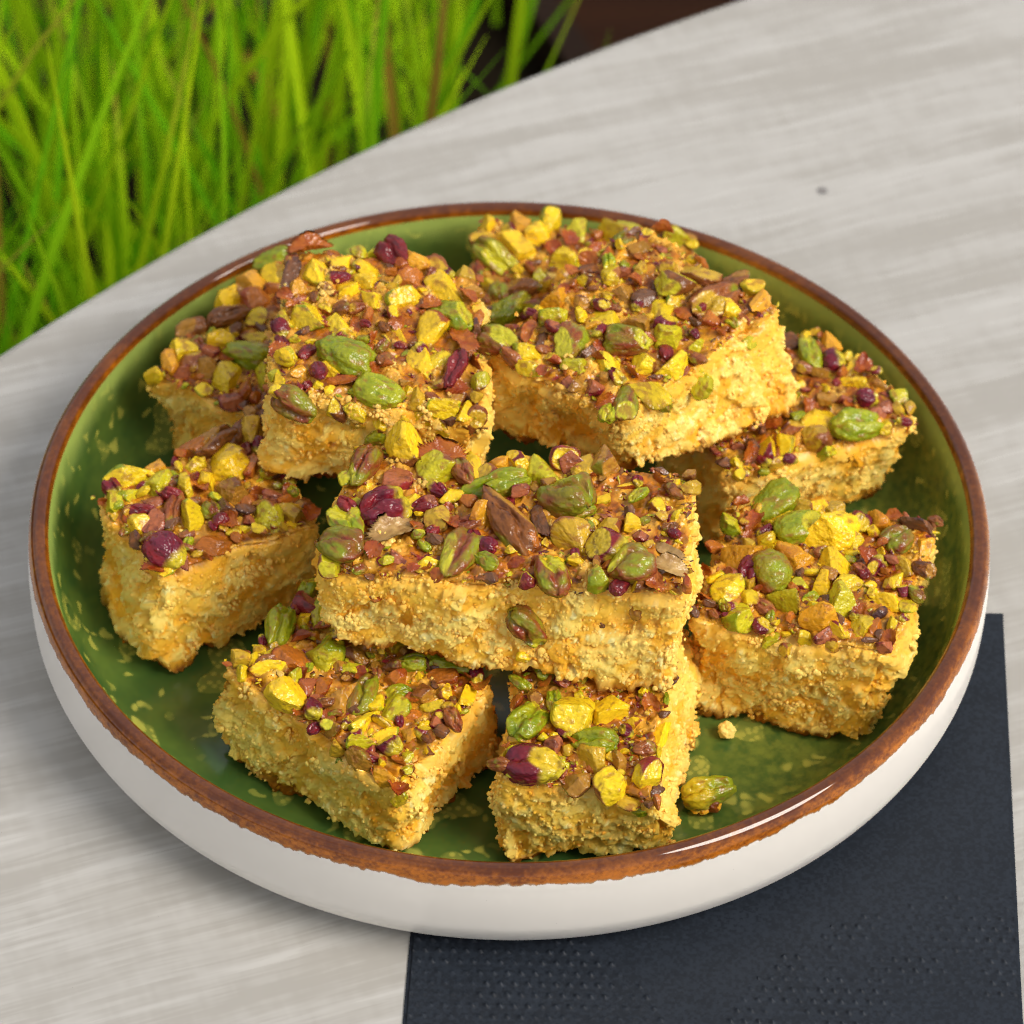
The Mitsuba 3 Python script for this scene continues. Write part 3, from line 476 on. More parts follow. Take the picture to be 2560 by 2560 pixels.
[87.5,-13.4,36,0.66,0.75,0,-0,0,1,8,6.8,"q"],
[92.6,-8.7,36,0.7,-0.71,0,-0,0,1,10.8,5.5,"d"],
[93,-14.8,36,0.18,0.98,0,-0,0,1,8.4,4.3,"o"],
[71.5,-2.7,36,0.88,0.47,0,-0,0,1,5.3,5,"y"],
[66.9,-3.3,36,1,0.03,0,-0,0,1,4.3,4.6,"s"],
[74.4,-3.8,36,0.89,-0.45,0,-0,0,1,6.7,6.7,"s"],
[84.1,-6.7,36,1,0.03,0,-0,0,1,5.4,6.1,"o"],
[65.5,-26.8,36,0.98,-0.22,0,0,0,1,4.8,3.7,"g"],
[84.5,-18.8,36,1,0.03,0,-0,0,1,3.8,4.5,"y"],
[88.6,-22.5,36,1,0.03,0,-0,0,1,4.8,6,"s"],
[67.1,-42.5,35.5,0.97,-0.16,0.19,-0.19,-0.96,0.19,3.7,4.3,"v"],
[71.3,-42.1,36,0.41,0.91,0,0,0,1,6.3,4.4,"p"],
[72.4,-43.7,34.7,0.97,-0.16,0.19,-0.19,-0.96,0.19,3.7,3.7,"s"],
[63.1,-42.3,32.5,0.87,-0.26,-0.42,-0.19,-0.96,0.19,4.3,3.1,"s"],
[54.9,-8.2,36,0.39,0.92,0,0,0,1,7.3,3.4,"r"]]},"frontleft":{"top":[[-44.3,-25.6,30],[-1.8,-54,30],[-22.9,-85.1,30],[-62.6,-50.4,31.0
]],"bot":[[-44.3,-25.6,6],[-0.9,-52.8,6],[-20.3,-84.5,6],[-64.9,-57.1,6.0
]],"nuts":[[-46.6,-30,30.1,0.92,-0.4,-0.03,0.04,0.01,1,8.8,6.9,"p"],
[-47.4,-35.2,30.2,0.2,0.98,-0.02,0.04,0.01,1,5.1,3.8,"y"],
[-52.6,-38.8,30.5,0.13,0.99,-0.02,0.04,0.01,1,10.9,6.1,"g"],
[-42.7,-46,30.2,0.92,-0.4,-0.03,0.04,0.01,1,9.7,10.4,"g"],
[-40.8,-43.9,30.1,0.34,0.94,-0.02,0.04,0.01,1,9.7,5.4,"g"],
[-42.2,-33.6,30,0.2,0.98,-0.02,0.04,0.01,1,8.9,4.8,"g"],
[-34.7,-44.3,30,0.91,-0.42,0,-0,0,1,7.3,6,"b"],
[-35.9,-49.4,30,0.98,0.18,-0.04,0.04,0.01,1,6,4.5,"g"],
[-48.4,-48.9,30.5,0.69,-0.72,-0.02,0.04,0.01,1,7.5,6.6,"r"],
[-53.3,-50.5,30.7,0.95,0.3,-0.04,0.04,0.01,1,5.6,3.8,"s"],
[-52.7,-53,30.7,0.98,0.18,-0.04,0.04,0.01,1,7.8,4.4,"v"],
[-47.8,-59,30.6,0.82,-0.58,-0.02,0.04,0.01,1,9.6,9.1,"Y"],
[-42.1,-54.9,30.3,0.34,0.94,-0.02,0.04,0.01,1,6.6,3.9,"r"],
[-37.3,-58.7,30.2,0.48,0.88,-0.03,0.04,0.01,1,10.8,9.1,"b"],
[-32.4,-57.5,30,0.35,0.94,0,-0,0,1,12.3,5.9,"q"],
[-58.2,-54,30.9,1,0.06,-0.04,0.04,0.01,1,3.7,3.8,"v"],
[-25.7,-52.9,30,0.09,1,0,-0,0,1,8.1,5.1,"r"],
[-24.6,-56.6,30,0.93,0.37,0,-0,0,1,6.6,4.3,"g"],
[-20.2,-52.1,30,0.36,0.93,0,-0,0,1,4.1,3.4,"y"],
[-19.1,-57.1,30,0.97,0.26,0,-0,0,1,6,5.6,"b"],
[-14.6,-53.2,30,1,0.03,0,-0,0,1,6.9,3.8,"r"],
[-16.5,-60.8,30,1,-0.09,0,-0,0,1,6,3.7,"v"],
[-13.4,-57,30,1,0.03,0,-0,0,1,4.1,5,"y"],
[-8.3,-58.1,30,0.17,0.99,0,-0,0,1,8,4.2,"y"],
[-30.2,-59.9,30,0.77,0.64,0,-0,0,1,5,5.1,"v"],
[-25.3,-62.3,30,0.64,0.77,0,-0,0,1,7.4,5.4,"g"],
[-31.5,-66.8,30.1,1,0.06,-0.04,0.04,0.01,1,7.3,6.8,"v"],
[-25.5,-69.7,30,0.23,0.97,0,-0,0,1,7.1,5.1,"y"],
[-20.6,-68.9,30,0.36,0.93,0,-0,0,1,5.2,3.9,"o"],
[-31.3,-72.4,30.1,0.87,0.49,-0.04,0.04,0.01,1,6.7,5.2,"g"],
[-32,-77.1,29.9,0.24,-0.32,0.92,-0.66,-0.75,-0.09,8.8,6.6,"b"],
[-35.9,-72.7,22.3,0.15,-0.24,0.96,-0.66,-0.75,-0.09,11.7,3.7,"g"],
[-35.1,-72.6,15.3,0.73,-0.66,0.16,-0.66,-0.75,-0.09,6.8,4.3,"g"],
[-26.9,-81.3,28.1,0.23,-0.32,0.92,-0.66,-0.75,-0.09,7.6,5.6,"o"],
[-23.7,-83.8,24.8,0.28,-0.36,0.89,-0.66,-0.75,-0.09,5.9,4.1,"v"],
[-12.9,-49.4,30,0.98,-0.21,0,-0,0,1,10.3,4.4,"g"],
[-22.1,-49,30,1,-0.09,0,-0,0,1,6.9,4.4,"g"],
[-29.5,-48.6,30,1,0.03,0,-0,0,1,4.1,3.2,"b"],
[-37.2,-72.1,30.4,0.96,0.29,-0.04,0.04,0.01,1,6,4.9,"s"],
[-28,-76.5,30.1,1,0.06,-0.04,0.04,0.01,1,5.9,2.5,"p"],
[-20.7,-63.4,30,0.97,0.26,0,-0,0,1,4.1,3.1,"r"],
[-48.5,-45.7,30.4,1,0.06,-0.04,0.04,0.01,1,2.8,2.6,"v"],
[-56.3,-46.2,30.7,0.86,0.51,-0.04,0.04,0.01,1,3.9,3.7,"v"],
[-44.4,-25.8,30,0.33,0.94,-0.02,0.04,0.01,1,6.9,4,"g"]]},"front":{"top":[[3.2,-34.8,34],[38.8,-33.8,34],[34,-92.8,33],[-0.2,-83.7,33.0
]],"bot":[[3.2,-34.8,6],[43.4,-30.6,6],[36.4,-82.1,6],[-2.6,-87.4,6.0
]],"nuts":[[4.5,-70.1,33.3,0.59,0.81,0.02,-0.01,-0.02,1,12.3,7.1,"g"],
[15.6,-65.7,33.4,0.95,-0.32,-0,-0.01,-0.02,1,9.4,11.2,"v"],
[23.8,-65.1,33.5,0.53,0.85,0.01,0,-0.02,1,9.4,7.3,"y"],
[20.3,-73.6,33.3,1,-0.09,0,-0.01,-0.02,1,9.8,6.3,"g"],
[7.2,-81.8,33.1,0.97,-0.25,0,-0.01,-0.02,1,14.9,9.8,"P"],
[19.7,-80.3,33.2,0.8,-0.6,-0.01,-0.01,-0.02,1,8.5,8.8,"s"],
[23.8,-88,33,0.9,0.45,0.01,-0.01,-0.02,1,7.9,8.6,"v"],
[30.7,-85.4,33.1,0.27,0.96,0.02,0,-0.02,1,10.5,6,"v"],
[11.2,-75.9,33.2,0.91,-0.42,-0,-0.01,-0.02,1,4.2,4.4,"p"],
[14,-76.2,33.2,0.8,-0.6,-0.01,-0.01,-0.02,1,4.1,3.9,"s"],
[34.9,-69.8,33.4,0.14,0.99,0.02,0,-0.02,1,9.7,3.5,"Y"],
[33.1,-57.1,33.6,0.04,1,0.02,0,-0.02,1,6.5,1.9,"y"],
[4.2,-65.5,33.4,0.68,-0.74,-0.01,-0.01,-0.02,1,3.3,1.9,"g"],
[9.9,-63.3,33.5,0.06,1,0.02,-0.01,-0.02,1,6.8,2.9,"g"],
[20,-62.6,33.5,0.67,-0.74,-0.01,0,-0.02,1,4,3,"v"],
[4.8,-62.9,33.4,0.54,-0.84,-0.01,-0.01,-0.02,1,4.6,3.5,"b"],
[11.2,-72.5,33.3,0.98,-0.21,0,-0.01,-0.02,1,3.2,2.5,"y"],
[27.3,-75.9,33.3,0.91,-0.42,-0.01,0,-0.02,1,3.6,1.6,"y"],
[31.7,-75.8,33.3,0.97,0.25,0,0,-0.02,1,4.8,3.3,"s"],
[15.7,-86.9,33,0.79,0.62,0.02,-0.01,-0.02,1,6.2,6,"b"],
[28.1,-88.3,25.9,0.58,-0.44,0.68,-0.24,-0.89,-0.38,7,2.3,"g"],
[0.5,-78.3,33.1,1,0.02,0.01,-0.01,-0.02,1,2.5,2.1,"v"],
[34.8,-75.7,33.3,0.14,0.99,0.02,0,-0.02,1,4.2,1.9,"v"],
[25.7,-81,33.2,1,0.02,0.01,-0.01,-0.02,1,4.7,5.4,"b"],
[33.5,-83.2,33.2,0.08,1,0.02,0,-0.02,1,5,0.9,"r"],
[36.6,-60.9,33.5,0.08,1,0.02,0,-0.02,1,4.3,1.3,"g"]]}}''')

def worley(p, cell, seed, k=2):
    """per point: distance to nearest and second nearest random centre (in cells) and a random number of the nearest"""
    rng = np.random.default_rng(seed)
    lo, hi = p.min(0) - cell * 2, p.max(0) + cell * 2
    n = int(np.prod((hi - lo) / cell))
    c = rng.uniform(lo, hi, (n, 3)); r = rng.random(n)
    d, i = cKDTree(c).query(p, k=k, workers=-1)
    return d[:, 0] / cell, d[:, 1] / cell, r[i[:, 0]]

def cube_grid(nu, nw, nh):
    """surface grid of the unit cube: vertices (u, w, h), quads facing outwards"""
    ids, V, F = {}, [], []
    def face(fn, a, b, flip):
        g = np.empty((a + 1, b + 1), int)
        for i in range(a + 1):
            for j in range(b + 1):
                t = fn(i, j)
                if t not in ids:
                    ids[t] = len(V); V.append(t)
                g[i, j] = ids[t]
        q = np.stack([g[:-1, :-1], g[1:, :-1], g[1:, 1:], g[:-1, 1:]], -1).reshape(-1, 4)
        F.append(q[:, ::-1] if flip else q)
    face(lambda i, j: (i, j, nh), nu, nw, True); face(lambda i, j: (i, j, 0), nu, nw, False)
    face(lambda i, j: (i, 0, j), nu, nh, True); face(lambda i, j: (i, nw, j), nu, nh, False)
    face(lambda i, j: (0, i, j), nw, nh, False); face(lambda i, j: (nu, i, j), nw, nh, True)
    return np.array(V, float) / [nu, nw, nh], np.vstack(F)

def lerp3(q, top, bot):
    u, w, h = q[:, 0:1], q[:, 1:2], q[:, 2:3]
    def quad(c):
        return (c[0] * (1 - u) + c[1] * u) * (1 - w) + (c[3] * (1 - u) + c[2] * u) * w
    return quad(bot) * (1 - h) + quad(top) * h

def col(*c):
    return np.array(c, float)
PALE, STRAW, AMBER, BAKED, TOAST = col(0.97, 0.74, 0.20), col(0.94, 0.59, 0.075), col(0.86, 0.43, 0.026), col(0.15, 0.036, 0.004), col(0.46, 0.135, 0.005)
OUTER = {  # outer skin, second skin tone, cut flesh
    'y': ((0.68, 0.43, 0.010), (0.42, 0.39, 0.012), (0.78, 0.50, 0.012)), 'Y': ((0.78, 0.47, 0.01), (0.75, 0.52, 0.02), (0.84, 0.53, 0.012)),
    'v': ((0.29, 0.31, 0.010), (0.56, 0.42, 0.010), (0.68, 0.48, 0.012)), 'g': ((0.16, 0.22, 0.006), (0.34, 0.34, 0.010), (0.48, 0.42, 0.013)),
    'q': ((0.22, 0.26, 0.010), (0.20, 0.034, 0.012), (0.46, 0.42, 0.02)), 's': ((0.16, 0.030, 0.012), (0.34, 0.12, 0.030), (0.52, 0.32, 0.02)),
    'p': ((0.12, 0.006, 0.012), (0.24, 0.022, 0.022), (0.34, 0.10, 0.04)), 'P': ((0.19, 0.008, 0.012), (0.11, 0.012, 0.03), (0.60, 0.42, 0.02)),
    'b': ((0.085, 0.024, 0.007), (0.25, 0.085, 0.016), (0.38, 0.18, 0.02)), 'r': ((0.22, 0.028, 0.006), (0.34, 0.080, 0.010), (0.40, 0.12, 0.012)),
    'o': ((0.40, 0.13, 0.007), (0.56, 0.24, 0.010), (0.62, 0.29, 0.014)), 'd': ((0.035, 0.014, 0.014), (0.10, 0.04, 0.035), (0.14, 0.06, 0.03)),
    't': ((0.46, 0.29, 0.10), (0.30, 0.16, 0.05), (0.50, 0.38, 0.12)), 'f': ((0.24, 0.040, 0.006), (0.40, 0.12, 0.012), (0.30, 0.09, 0.012)), 'k': ((0.58, 0.42, 0.015), (0.27, 0.31, 0.012), (0.70, 0.52, 0.02))}
SPHERES = {k: trimesh.creation.icosphere(k) for k in (1, 2, 3, 4)}

def nut_mesh(L, W, code, seed, detail):
    """a kernel or a chopped piece of one, in mm, long axis x, up z: (vertices, faces, colours)"""
    rng = np.random.default_rng(seed)
    s = SPHERES[detail]
    d = np.array(s.vertices); f = np.array(s.faces)
    H = W * rng.uniform(0.6, 0.95)
    a, b, c = L / 2, W / 2, H / 2
    if code == 'f' or (code in 'rt' and rng.random() < 0.35):       # papery skin: a thin curled sheet
        r = 1 / np.sqrt((d[:, 0] / a) ** 2 + (d[:, 1] / b) ** 2 + (d[:, 2] / 0.28) ** 2)
        p = d * r[:, None]
        p[:, 2] += (0.25 + 0.3 * rng.random()) * (p[:, 1] ** 2) * 3.2 / W + 0.06 * p[:, 0] ** 2 / L * rng.choice([-1, 1]) + 0.5 * (vfbm(p / 2.2 + seed % 97, 3) - 0.5) * 2
        p[:, :2] *= (0.8 + 0.5 * vfbm(d * 2.2 + seed % 31, 2))[:, None]
        o, o2, cut = map(np.array, OUTER[code])
        m = np.clip(2.4 * (vfbm(p / 1.4 + seed % 53, 3) - 0.3), 0, 1)[:, None]
        return p, f, o * (1 - m) + o2 * m
    kernel = code in 'qPk' or (code in 'gbps' and L > 1.45 * W)
    e = 2.35 if kernel else 2.7
    taper = 1 - (0.16 * d[:, 0] * rng.choice([-1, 1]) if kernel else 0)
    r = (np.abs(d[:, 0] / a) ** e + np.abs(d[:, 1] / (b * taper)) ** e + np.abs(d[:, 2] / (c * taper)) ** e) ** (-1 / e)
    cutw = np.zeros(len(d))
    ncut = (rng.integers(0, 2) if kernel else rng.integers(5, 10))
    size = np.array([a, b, c])
    for i in range(ncut):
        n = rng.normal(size=3); n[2] = abs(n[2]) * 0.9; n /= np.linalg.norm(n)
        if kernel:
            n = np.array([rng.choice([-1, 1]), rng.normal() * 0.5, 0.5 + rng.random()]); n /= np.linalg.norm(n)
        n2 = n / size; n2 /= np.linalg.norm(n2)
        dist = (rng.uniform(0.5, 0.85) if kernel else rng.uniform(0.30, 0.88)) * np.linalg.norm(n2 * size)
        dn = d @ n2
        rp = np.where(dn > 1e-3, dist / np.maximum(dn, 1e-3), 1e3)
        k = 60.0 / max(W, 1)                          # smooth minimum: the cut's edges are slightly rounded
        w = 1 / (1 + np.exp(np.clip(k * (rp - r) * 2.2, -40, 40)))
        r = -np.log(np.exp(-k * r) + np.exp(-k * np.minimum(rp, 60))) / k
        cutw = np.maximum(cutw, w)
    p = d * np.maximum(r, 0.15 * c)[:, None]
    q = p + seed % 211
    lump = vfbm(q / (0.42 * W), 2, 3) - 0.5
    if kernel:                                        # lengthwise wrinkles of the skin
        wr = vfbm(p / np.array([0.42 * L, 0.20 * W, 0.20 * W]) + seed % 83, 4, 7) - 0.5
        fine = vfbm(p / np.array([1.6, 0.5, 0.5]) + seed % 59, 2, 19) - 0.5
        p = p * (1 + 0.36 * wr + 0.22 * lump + 0.09 * fine)[:, None]
        wide = rng.uniform(0.06, 0.13)
        crease = np.exp(-(((p[:, 1] - 0.5 * W * lump) / (wide * W)) ** 2)) * (p[:, 2] > 0) * (rng.random() < 0.7)
        p[:, 2] -= 0.2 * H * crease
        tint = np.clip(0.55 + 3.4 * wr + 1.6 * fine + 1.2 * (vfbm(q / (0.5 * W), 3, 11) - 0.5), 0, 1)
    else:
        p = p * (1 + (0.12 + 0.26 * (1 - cutw)) * lump + (0.08 + 0.10 * cutw) * (vfbm(q / (0.13 * W + 0.2), 3, 5) - 0.5))[:, None]
        tint = np.clip(0.5 + 2.2 * (vfbm(q / (0.45 * W), 3, 11) - 0.5), 0, 1)
    o, o2, cut = map(np.array, OUTER[code])
    if code in 'yvg' and not kernel and rng.random() < 0.6:      # the skin left on one side of a chopped piece
        o, o2 = (np.array(x) for x in OUTER['spbgr'[rng.integers(5)]][:2])
    patch = np.clip(0.5 + 7 * (vfbm(p / np.array([0.6 * L, 0.5 * W, 0.6 * H]) + seed % 67, 3, 2) - 0.5), 0, 1)
    mix_ = {'k': np.clip(0.5 + 2.2 * p[:, 0] / a + 0.8 * (tint - 0.5), 0, 1), 'q': 0.35 * tint + 0.65 * patch, 'v': patch, 'P': 0.5 * tint + 0.4 * patch}.get(code, 0.6 * tint + 0.3 * patch)[:, None]
    C = o * (1 - mix_) + o2 * mix_
    if code == 'P':                                   # the bare end of a red-skinned kernel
        end = np.clip(0.5 + 3.0 * (p[:, 0] / a - 0.42) + 1.5 * (vfbm(q / (0.4 * W), 3, 13) - 0.5) - 1.1 * (p[:, 2] / c) * 0.4, 0, 1)[:, None]
        C = C * (1 - end) + np.array((0.50, 0.40, 0.02)) * end
    if code in 'bs':
        gr = np.clip(6 * (vfbm(p / (0.6 * W) + seed % 41, 2, 17) - 0.62), 0, 1)[:, None]
        C = C * (1 - gr) + np.array((0.24, 0.25, 0.02)) * gr
    C = C * (1 - cutw[:, None]) + cut * cutw[:, None] * (0.9 + 0.2 * tint[:, None])
    C = C * (1 + 0.5 * (vfbm(q / 0.55, 3, 23) - 0.5))[:, None] * rng.uniform(0.85, 1.1)
    stain = np.clip(7 * (vfbm(q / np.array([1.9, 1.1, 1.1]), 3, 29) - (0.60 if code in 'yYo' else 0.56)), 0, 1)[:, None] * 0.65   # bits of skin and caramel left on it
    C = C * (1 - stain) + np.array((0.26, 0.085, 0.018) if code not in 'pP' else (0.05, 0.006, 0.012)) * stain
    return p, f, np.clip(C, 0.002, 0.9)

def place(p, pos, ax, nn, sink):
    ax = ax - nn * (ax @ nn); ax /= np.linalg.norm(ax)
    by = np.cross(nn, ax)
    return pos + p[:, 0:1] * ax + p[:, 1:2] * by + (p[:, 2:3] + sink) * nn

FILL = 'yyvvvgggqssspppPPPbbbrrrffffdd'
NAME = {'f': 'nut_skin'}

def cake(name, key, res, seed, label, group):
    D = DATA[name]
    top, bot = np.array(D["top"], float), np.array(D["bot"], float)
    rng = np.random.default_rng(seed)
    Lu = 0.5 * (np.linalg.norm(top[1] - top[0]) + np.linalg.norm(top[2] - top[3]))
    Lw = 0.5 * (np.linalg.norm(top[3] - top[0]) + np.linalg.norm(top[2] - top[1]))
    Lh = np.linalg.norm(top - bot, axis=1).mean()
    dims = np.array([Lu, Lw, Lh])
    q, F = cube_grid(*(np.maximum(8, dims / res).astype(int)))
    # round the edges
    R = 3.2
    b = (q - 0.5) * dims
    core = np.clip(b, -dims / 2 + R, dims / 2 - R)
    dv = b - core; ln = np.linalg.norm(dv, axis=1, keepdims=True)
    b2 = core + dv / np.maximum(ln, 1e-9) * np.minimum(ln, R)
    P = lerp3(b2 / dims + 0.5, top, bot)
    def warp(x):                                      # hand-cut pieces: sides bow and lean
        w = np.stack([vfbm(x / 17 + 50 * k + seed * 3.7, 2, 77 + k) - 0.5 for k in range(3)], -1) * [5.5, 5.5, 1.6]
        return x + w
    P = warp(P)
    F3 = np.vstack([F[:, [0, 1, 2]], F[:, [0, 2, 3]]])
    if np.einsum('ij,ij->i', P[F3[:, 0]], np.cross(P[F3[:, 1]], P[F3[:, 2]])).sum() < 0:
        F3 = F3[:, ::-1]
    m0 = trimesh.Trimesh(P, F3, process=False)
    Nn = np.array(m0.vertex_normals)
    ps = P + seed * 37.0
    low = vfbm(ps / 11, 3, 1) - 0.5
    c1, c1b, r1 = worley(ps, 4.6, seed + 1); c2, c2b, r2 = worley(ps, 2.1, seed + 2); c3, c3b, r3 = worley(ps, 1.05, seed + 3)
    dome = lambda d: np.maximum(0, 1 - (d / 0.62) ** 2)
    c0, c0b, r0 = worley(ps, 8.5, seed + 9)
    big = vfbm(ps / 24, 2, 61) - 0.5
    edge = np.clip(ln[:, 0] / R, 0, 1) * ((np.abs(dv) > 0.4).sum(1) > 1)
    chip = np.clip((vfbm(ps / 8.0, 3, 63) - 0.5) * 5, 0, 1) * edge
    wv = np.stack([vfbm(ps / 1.5, 2, 71 + k) - 0.5 for k in range(3)], -1) * 1.5
    c2, c2b, r2 = worley(ps + wv, 2.3, seed + 2); c3, c3b, r3 = worley(ps + wv * 0.6, 1.15, seed + 3)
    dry = np.clip(5.0 * (0.40 * r1 + 0.34 * r2 + 0.8 * (vfbm(ps / 7, 3, 33) - 0.5) - 0.40) + 0.5, 0, 1)     # torn dry crumb stands proud of the syrupy cut
    crumbly = 0.3 + 0.45 * dry + 4.6 * low + 5.0 * big + 1.6 * (r0 - 0.5) + 0.9 * (r1 - 0.5) + 0.2 * dome(c1) + 0.34 * (r2 - 0.5) + 0.22 * dome(c2) + 0.26 * (r3 - 0.5) + 0.30 * dome(c3) - 0.5 - 3.4 * chip
    pit = np.clip((vfbm(ps / 3.6, 2, 21) - 0.66) * 9, 0, 1)
    crumbly -= 1.3 * pit
    crusty = 1.6 * low + 0.35 * (r1 - 0.5) + 0.5 * dome(c2) + 0.5 * (r2 - 0.5) + 0.3 * (r3 - 0.5) + 0.25 * dome(c3)
    hh = q[:, 2]
    isTop = np.clip((hh - (1 - 1.0 / Lh)) * Lh / 1.0 + 2.4 * (vfbm(ps / 4.2, 3, 8) - 0.60) * np.clip(6 * (1 - np.abs(2 * q[:, :2] - 1).max(1)) - 0.0, 0.35, 1), 0, 1)
    isTop = np.where(hh > 0.999, np.clip(isTop * np.clip((1 - np.abs(2 * q[:, :2] - 1).max(1)) * 11 + 3.2 * (vfbm(ps / 6, 3, 91) - 0.46), 0, 1), 0, 1), isTop)
    side = np.clip(1 - np.abs(Nn @ (np.cross(top[1] - top[0], top[3] - top[0]) / np.linalg.norm(np.cross(top[1] - top[0], top[3] - top[0])))), 0, 1)
    disp = crumbly * (1 - isTop) + crusty * isTop
    V = P + Nn * disp[:, None]
    if name not in ('centre', 'backleft', 'backright'):
        V[:, 2] = np.maximum(V[:, 2], 5.9)
    # colours: pale dry grains, amber where syrup soaked in, toasted top and base
    soak = np.clip(0.55 + 3.0 * (vfbm(ps / 9.5, 3, 31) - 0.5) + 1.1 * (0.5 - hh), 0, 1)
    g = np.clip(0.9 * soak + 0.25 * (r2 - 0.5) + 0.25 * (r3 - 0.5) - 0.02, 0, 1)[:, None]
    C = STRAW * (1 - g) + AMBER * g
    dd = (dry * (0.75 + 0.5 * (r3 - 0.5)))[:, None]
    C = C * (1 - dd) + PALE * dd
    C = np.where((r3[:, None] > 0.93) & (dry[:, None] > 0.5), np.array((0.95, 0.79, 0.30)), C)
    base = np.clip((3.2 / Lh + 0.10 * (vfbm(ps / 3, 3, 41) - 0.5) - hh) * Lh / 1.8, 0, 1)[:, None]
    C = C * (1 - base) + np.array((0.34, 0.115, 0.010)) * (0.8 + 0.6 * r3[:, None]) * base
    band = np.clip((hh - (1 - 6.0 / Lh)) * Lh / 5.0 + 0.9 * (vfbm(ps / 3.2, 3, 45) - 0.55), 0, 1)[:, None] * 0.75
    C = C * (1 - band) + AMBER * (0.95 + 0.3 * (r2[:, None] - 0.5)) * band
    tb = np.clip(0.42 + 2.8 * (vfbm(ps / 2.2, 3, 51) - 0.5) + 0.5 * (r3 - 0.5), 0, 1)[:, None]
    tc = BAKED * (1 - tb) + TOAST * tb
    fleck = (r3[:, None] > 0.93); tc = np.where(fleck, np.array(OUTER['o'][1]), tc)
    fleck = (r3[:, None] < 0.03); tc = np.where(fleck, np.array(OUTER['p'][1]), tc)
    C = C * (1 - isTop[:, None]) + tc * isTop[:, None]
    C = np.clip(C, 0.003, 0.9)
    surf = trimesh.Trimesh(V, F3, process=False)
    vn = np.array(trimesh.Trimesh(P, F3, process=False).vertex_normals)
    crust_f = (hh[F3].mean(1) > 1 - 1.2 / Lh)
    def part(sub, mask, mat):
        ids, inv = np.unique(F3[mask], return_inverse=True)
        if sub == 'sponge':                            # light spreads inside the moist crumb: its relief shades softly
            sn = np.array(surf.vertex_normals)
            put_normals(f'{key}__{sub}', V[ids] * MM, inv.reshape(-1, 3), 0.5 * sn[ids] + 0.5 * vn[ids], mat, C[ids])
        else:
            put(f'{key}__{sub}', (V[ids] * MM, inv.reshape(-1, 3)), mat, smooth=True, color=C[ids])
    part('sponge', ~crust_f, 'mat_sponge'); part('crust', crust_f, 'mat_crust')
    tree = cKDTree(P)
    # nuts seen one by one
    taken = []
    for i, (x, y, z, ax, ay, az, nx, ny, nz, L, W, code) in enumerate(D['nuts']):
        pos, nn = np.array([x, y, z], float), np.array([nx, ny, nz], float); nn /= np.linalg.norm(nn)
        pos = warp(pos[None])[0]
        j = tree.query(pos)[1]
        L, W = max(L, 1.6), max(W, 1.2)
        if max(L, W) > 13: L, W = L * 0.86, W * 0.92
        p, f, c = nut_mesh(L * 1.05, W * 1.05, code, seed * 1000 + i, 4 if max(L, W) > 4.6 else 3)
        round_ = code in 'qPtf' or (code in 'gbps' and L > 1.45 * W)
        tilt = rng.normal(0, 0.16, 2)
        nn = nn + np.array([*tilt, 0]); nn /= np.linalg.norm(nn)
        onside = nz < 0.6
        off = disp[j] * 0.8 + W * (0.0 if onside else 0.16) - (0.3 if onside else 0.0)
        if code == 'f': off = disp[j] + 0.7
        vv = place(p, pos, np.array([ax, ay, az]), nn, off)
        put(f"{key}__{NAME.get(code, 'pistachio')}", (vv * MM, f), 'mat_nut', smooth=round_, color=c)
        taken.append((*pos, max(L, W) / 2))
    # the smaller bits between them
    tk = np.array(taken); tt = cKDTree(tk[:, :3])
    bits, nfill = [], 0
    topn = np.cross(top[1] - top[0], top[3] - top[0]); topn /= np.linalg.norm(topn); topn *= np.sign(topn[2])
    for i in range(1250):
        u, w = rng.random(2)
        pos = warp(lerp3(np.array([[u, w, 1.0]]), top, bot))[0]
        size = rng.uniform(3.0, 6.4) if (nfill < 80 and i < 1100) else rng.uniform(0.9, 2.3)
        near = tt.query_ball_point(pos, 9)
        if any(np.linalg.norm(tk[k, :3] - pos) < tk[k, 3] * 0.52 + size * 0.30 for k in near):
            continue
        j = tree.query(pos)[1]
        code = FILL[rng.integers(len(FILL))]
        W = size * rng.uniform(0.55, 0.85)
        p, f, c = nut_mesh(size, W, code, seed * 5000 + i, 3 if size > 3.4 else 2 if size >= 2.5 else 1)
        if size < 2.5:                                # splinters and flat chips
            p = p * rng.uniform([0.8, 0.5, 0.25], [1.5, 1.0, 0.9]) * rng.uniform(0.6, 1.3, (len(p), 1))
        a = rng.random() * 6.283
        nn = topn + rng.normal(0, 0.75 if code == 'f' else 0.3, 3); nn /= np.linalg.norm(nn)
        vv = place(p, pos, np.array([math.cos(a), math.sin(a), 0.01]), nn, disp[j] + 0.12 * W + (rng.uniform(0, 1.3) if size >= 2.5 else 0))
        if size >= 2.5:
            nfill += 1
            put(f"{key}__{NAME.get(code, 'pistachio')}", (vv * MM, f), 'mat_nut', color=c)
            tk = np.vstack([tk, [*pos, size / 2]]); tt = cKDTree(tk[:, :3])
        else:
            bits.append((vv, f, c))
    def join(parts):
        n = np.cumsum([0] + [len(x[0]) for x in parts])
        return np.vstack([x[0] for x in parts]) * MM, np.vstack([x[1] + k for x, k in zip(parts, n)]), np.vstack([x[2] for x in parts])
    if bits:
        v, f, c = join(bits)
        k = put(f'{key}__nut_crumbs', (v, f), 'mat_nut', color=c); tag(k, kind='stuff')
    # loose grains and small clumps of them clinging to the cut sides
    sidev = np.where((isTop < 0.6) & (hh > 0.03))[0]
    ICO = trimesh.creation.icosphere(0); iv, iff = np.array(ICO.vertices), np.array(ICO.faces)
    gn = []
